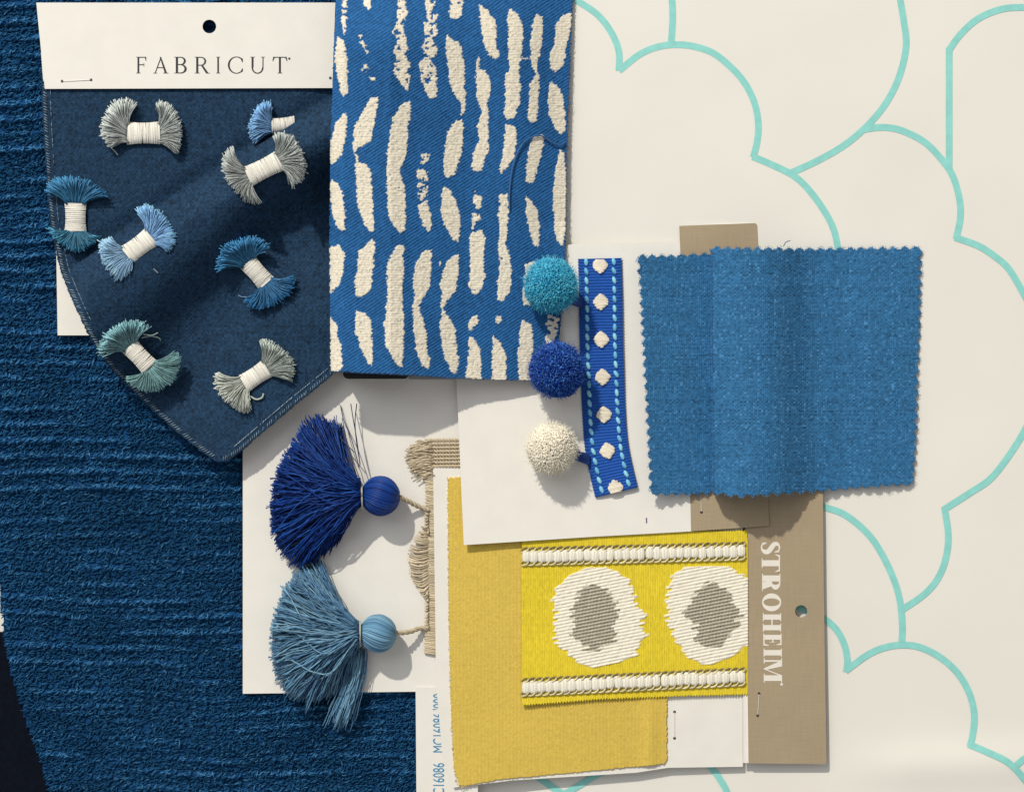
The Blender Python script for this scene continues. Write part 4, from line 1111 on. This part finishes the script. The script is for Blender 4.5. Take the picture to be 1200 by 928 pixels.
def pompom(label, c, r, cols, n, stalk, seed, squash=(1, 1, .95), fat=1.0):
    g = np.random.default_rng(seed)
    o = bpy.data.objects.new('pompom', None); COL.objects.link(o); o.parent = pt; o['label'] = label; o.empty_display_size = .005
    i = np.arange(n) + .5; phi = np.arccos(1 - 2 * i / n); th = np.pi * (1 + 5 ** .5) * i
    d = np.stack([np.cos(th) * np.sin(phi), np.sin(th) * np.sin(phi), np.cos(phi)], 1) + g.normal(0, .035, (n, 3))
    d /= np.linalg.norm(d, axis=1, keepdims=True)
    side = np.cross(d, g.normal(0, 1, (n, 3))); side /= np.linalg.norm(side, axis=1, keepdims=True)
    lum = .045 * vnoise(d[:, 0] * 2.2 + 20, d[:, 1] * 2.2 + 7 + d[:, 2], seed)
    R = r * (1 + lum * 1.3 + g.normal(0, .02, n))[:, None]
    k = np.array([.78, .94, 1.0]); bend = np.array([.0, .03, .075])
    sq = np.array(squash)
    P = np.array(c)[None, None] + (d[:, None] * k[None, :, None] * R[:, None] + side[:, None] * bend[None, :, None] * r * .9) * sq
    C = cols[g.integers(0, len(cols), n)] * (1 + g.normal(0, .07, (n, 1)))
    strands('yarn_ball', o, P, np.array([.95, 1.0, .72])[None] * fat, np.clip(C, 0, 1), M_wool, 3, ref=np.array([.37, .61, .7]))
    m = 2000; dd = d[g.integers(0, n, m)] + g.normal(0, .08, (m, 3)); dd /= np.linalg.norm(dd, axis=1, keepdims=True)
    kk = np.array([.93, 1.0, 1.05]) * np.ones((m, 1)); kk[:, 2] += np.abs(g.normal(0, .05, m)); sd = g.normal(0, .05, (m, 1, 3)) * np.array([0, .4, 1])[None, :, None]
    F_ = np.array(c)[None, None] + (dd[:, None] * kk[..., None] + sd) * r * sq
    strands('fuzz', o, F_, .2, np.clip(cols[g.integers(0, len(cols), m)] * 1.1, 0, 1), M_wool, 3, ref=np.array([.37, .61, .7]))
    # core so that no light leaks through
    me = blob(r * .84 * sq[0], r * .84 * sq[1], r * .84 * sq[2], cols[0], 'core', 16, 24)
    link('core', me, o, loc=W(np.array(c, float)) - origin(pt))
    if stalk is not None:
        a, b, w = stalk
        Q = []
        for f in np.linspace(-1, 1, 7):
            Q.append(spline([(a[0], a[1] + f * w * .55, a[2]), ((a[0] + b[0]) / 2, (a[1] + b[1]) / 2 + f * w * .8, (a[2] + b[2]) / 2 + 1), (b[0], b[1] + f * w, b[2])], 10))
        strands('stalk', o, np.array(Q), 1.6, srgb(24, 58, 128)[None] * (1 + g.normal(0, .15, (7, 1))), M_yarn, 5)
    return o
pompom('aqua pompom at the top of the ribbon', (646, 334.5, 54), 30.5, np.array([srgb(74, 184, 216), srgb(54, 162, 202), srgb(104, 204, 226), srgb(46, 150, 196)]), 5600, ((668, 352, 40), (682, 355, 17), 5), 201)
pompom('cobalt pompom in the middle of the ribbon', (652.5, 433.5, 54), 31.5, np.array([srgb(30, 80, 170), srgb(22, 62, 150), srgb(72, 124, 200), srgb(20, 54, 138)]), 5600, ((676, 437, 38), (684, 440, 20), 5), 202)
pompom('ivory pompom at the bottom of the ribbon', (646.5, 525.5, 48), 28.5, np.array([srgb(244, 238, 222), srgb(240, 232, 214), srgb(248, 243, 230)]), 5600, ((668, 532, 40), (690, 538, 27), 5.5), 203, (1, 1.04, .95), 1.3)

# ------------------------------------------------------------------ folded blue linen swatch
sw = thing('linen_swatch', 'mid blue linen swatch with pinked edges and a soft raised pleat', 'fabric swatch', (915, 440, 18))
SWP = [(748, 300), (792, 300), (832, 297.5), (835, 290.5), (870, 291), (955, 292), (1015, 291), (1079, 290.5), (1078, 360), (1075, 440), (1072.5, 520), (1069, 567), (1010, 570.5), (958, 575), (905, 579), (862, 581), (834, 577.5), (800, 579), (763, 578.5), (759, 500), (755, 420), (751, 350)]
def pinked(poly, period, amp):
    out = []
    m = len(poly)
    for i in range(m):
        p = np.array(poly[i], float); q = np.array(poly[(i + 1) % m], float); L = np.linalg.norm(q - p)
        d = (q - p) / L; nn = np.array([d[1], -d[0]])
        k = max(1, int(round(L / period)))
        for j in range(k):
            for f in (0, .2, .4, .6, .8):
                s = (j + f) / k
                out.append(p + d * L * s + nn * amp * ((1 - abs(2 * f - 1)) - .5))
    return np.array(out)
SWPP = pinked(SWP, 12.5, 4.4)
def z_sw0(x, y):
    x = np.asarray(x, float); y = np.asarray(y, float)
    sh = (y - 300) * .012
    xx = x - sh
    under = np.interp(x, [740, 834, 900, 960, 1000, 1085], [40, 19.5, 18, 15, 11, 8.5]) + (y - 290) * np.interp(x, [740, 900, 970, 1085], [.025, .012, .01, .0]) - 4
    hump = np.interp(xx, [0, 833.2, 834.2, 850, 874, 896, 914, 946, 962, 985, 1020, 1100], [0, 0, 24, 40, 48, 46, 36, 4, 0, 0, 3, 0])
    # smooth the fall to the right
    w = .82 + .10 * sstep(420, 580, y)
    return under + hump * w + .9 * vnoise(x / 40, y / 80, 111)
_g = np.linspace(735, 1095, 721)
def z_swS(x, y):
    acc = 0
    for dx, wt in ((-9, .12), (-5, .2), (0, .36), (5, .2), (9, .12)):
        keepstep = np.where(x < 846, 0.0, dx)
        acc = acc + wt * z_sw0(x + keepstep, y)
    return acc
def z_sw(x, y):
    return z_swS(x, y) + .60 * weave(x, y, 2.5, 2.1, 112)[0] + .18 * vnoise(x / 1.3, y / 1.3, 115)
def col_sw(x, y):
    h, t = weave(x, y, 2.5, 2.1, 112)
    k = 1 + .29 * t + .18 * h + .10 * vnoise(x / 1.2, y / 1.2, 120) + .03 * vnoise(x / 50, y / 50, 118)
    c = srgb(50, 106, 152) * np.clip(k, .35, 1.8)[..., None]
    return c + np.clip(t - .85, 0, 1)[..., None] * srgb(130, 165, 190) * .5
sf = sheet('fabric', sw, (742, 1085, 283, 588), .86, z_sw, M_cloth, col_sw,
           lambda x, y: inside(x + .7 * vnoise(x / 2, y / 2, 121), y + .7 * vnoise(x / 2, y / 2, 122), SWPP), thick=2.2)
frays(sf, list(SWPP) + [SWPP[0]], 700, .8, z_swS, srgb(80, 135, 180), .3)
path_tube('loose_thread', sf, np.array([[918, 289, 34], [921, 284, 35], [926, 282, 36]]), .5, srgb(50, 90, 140), M_yarn, 12, 5)
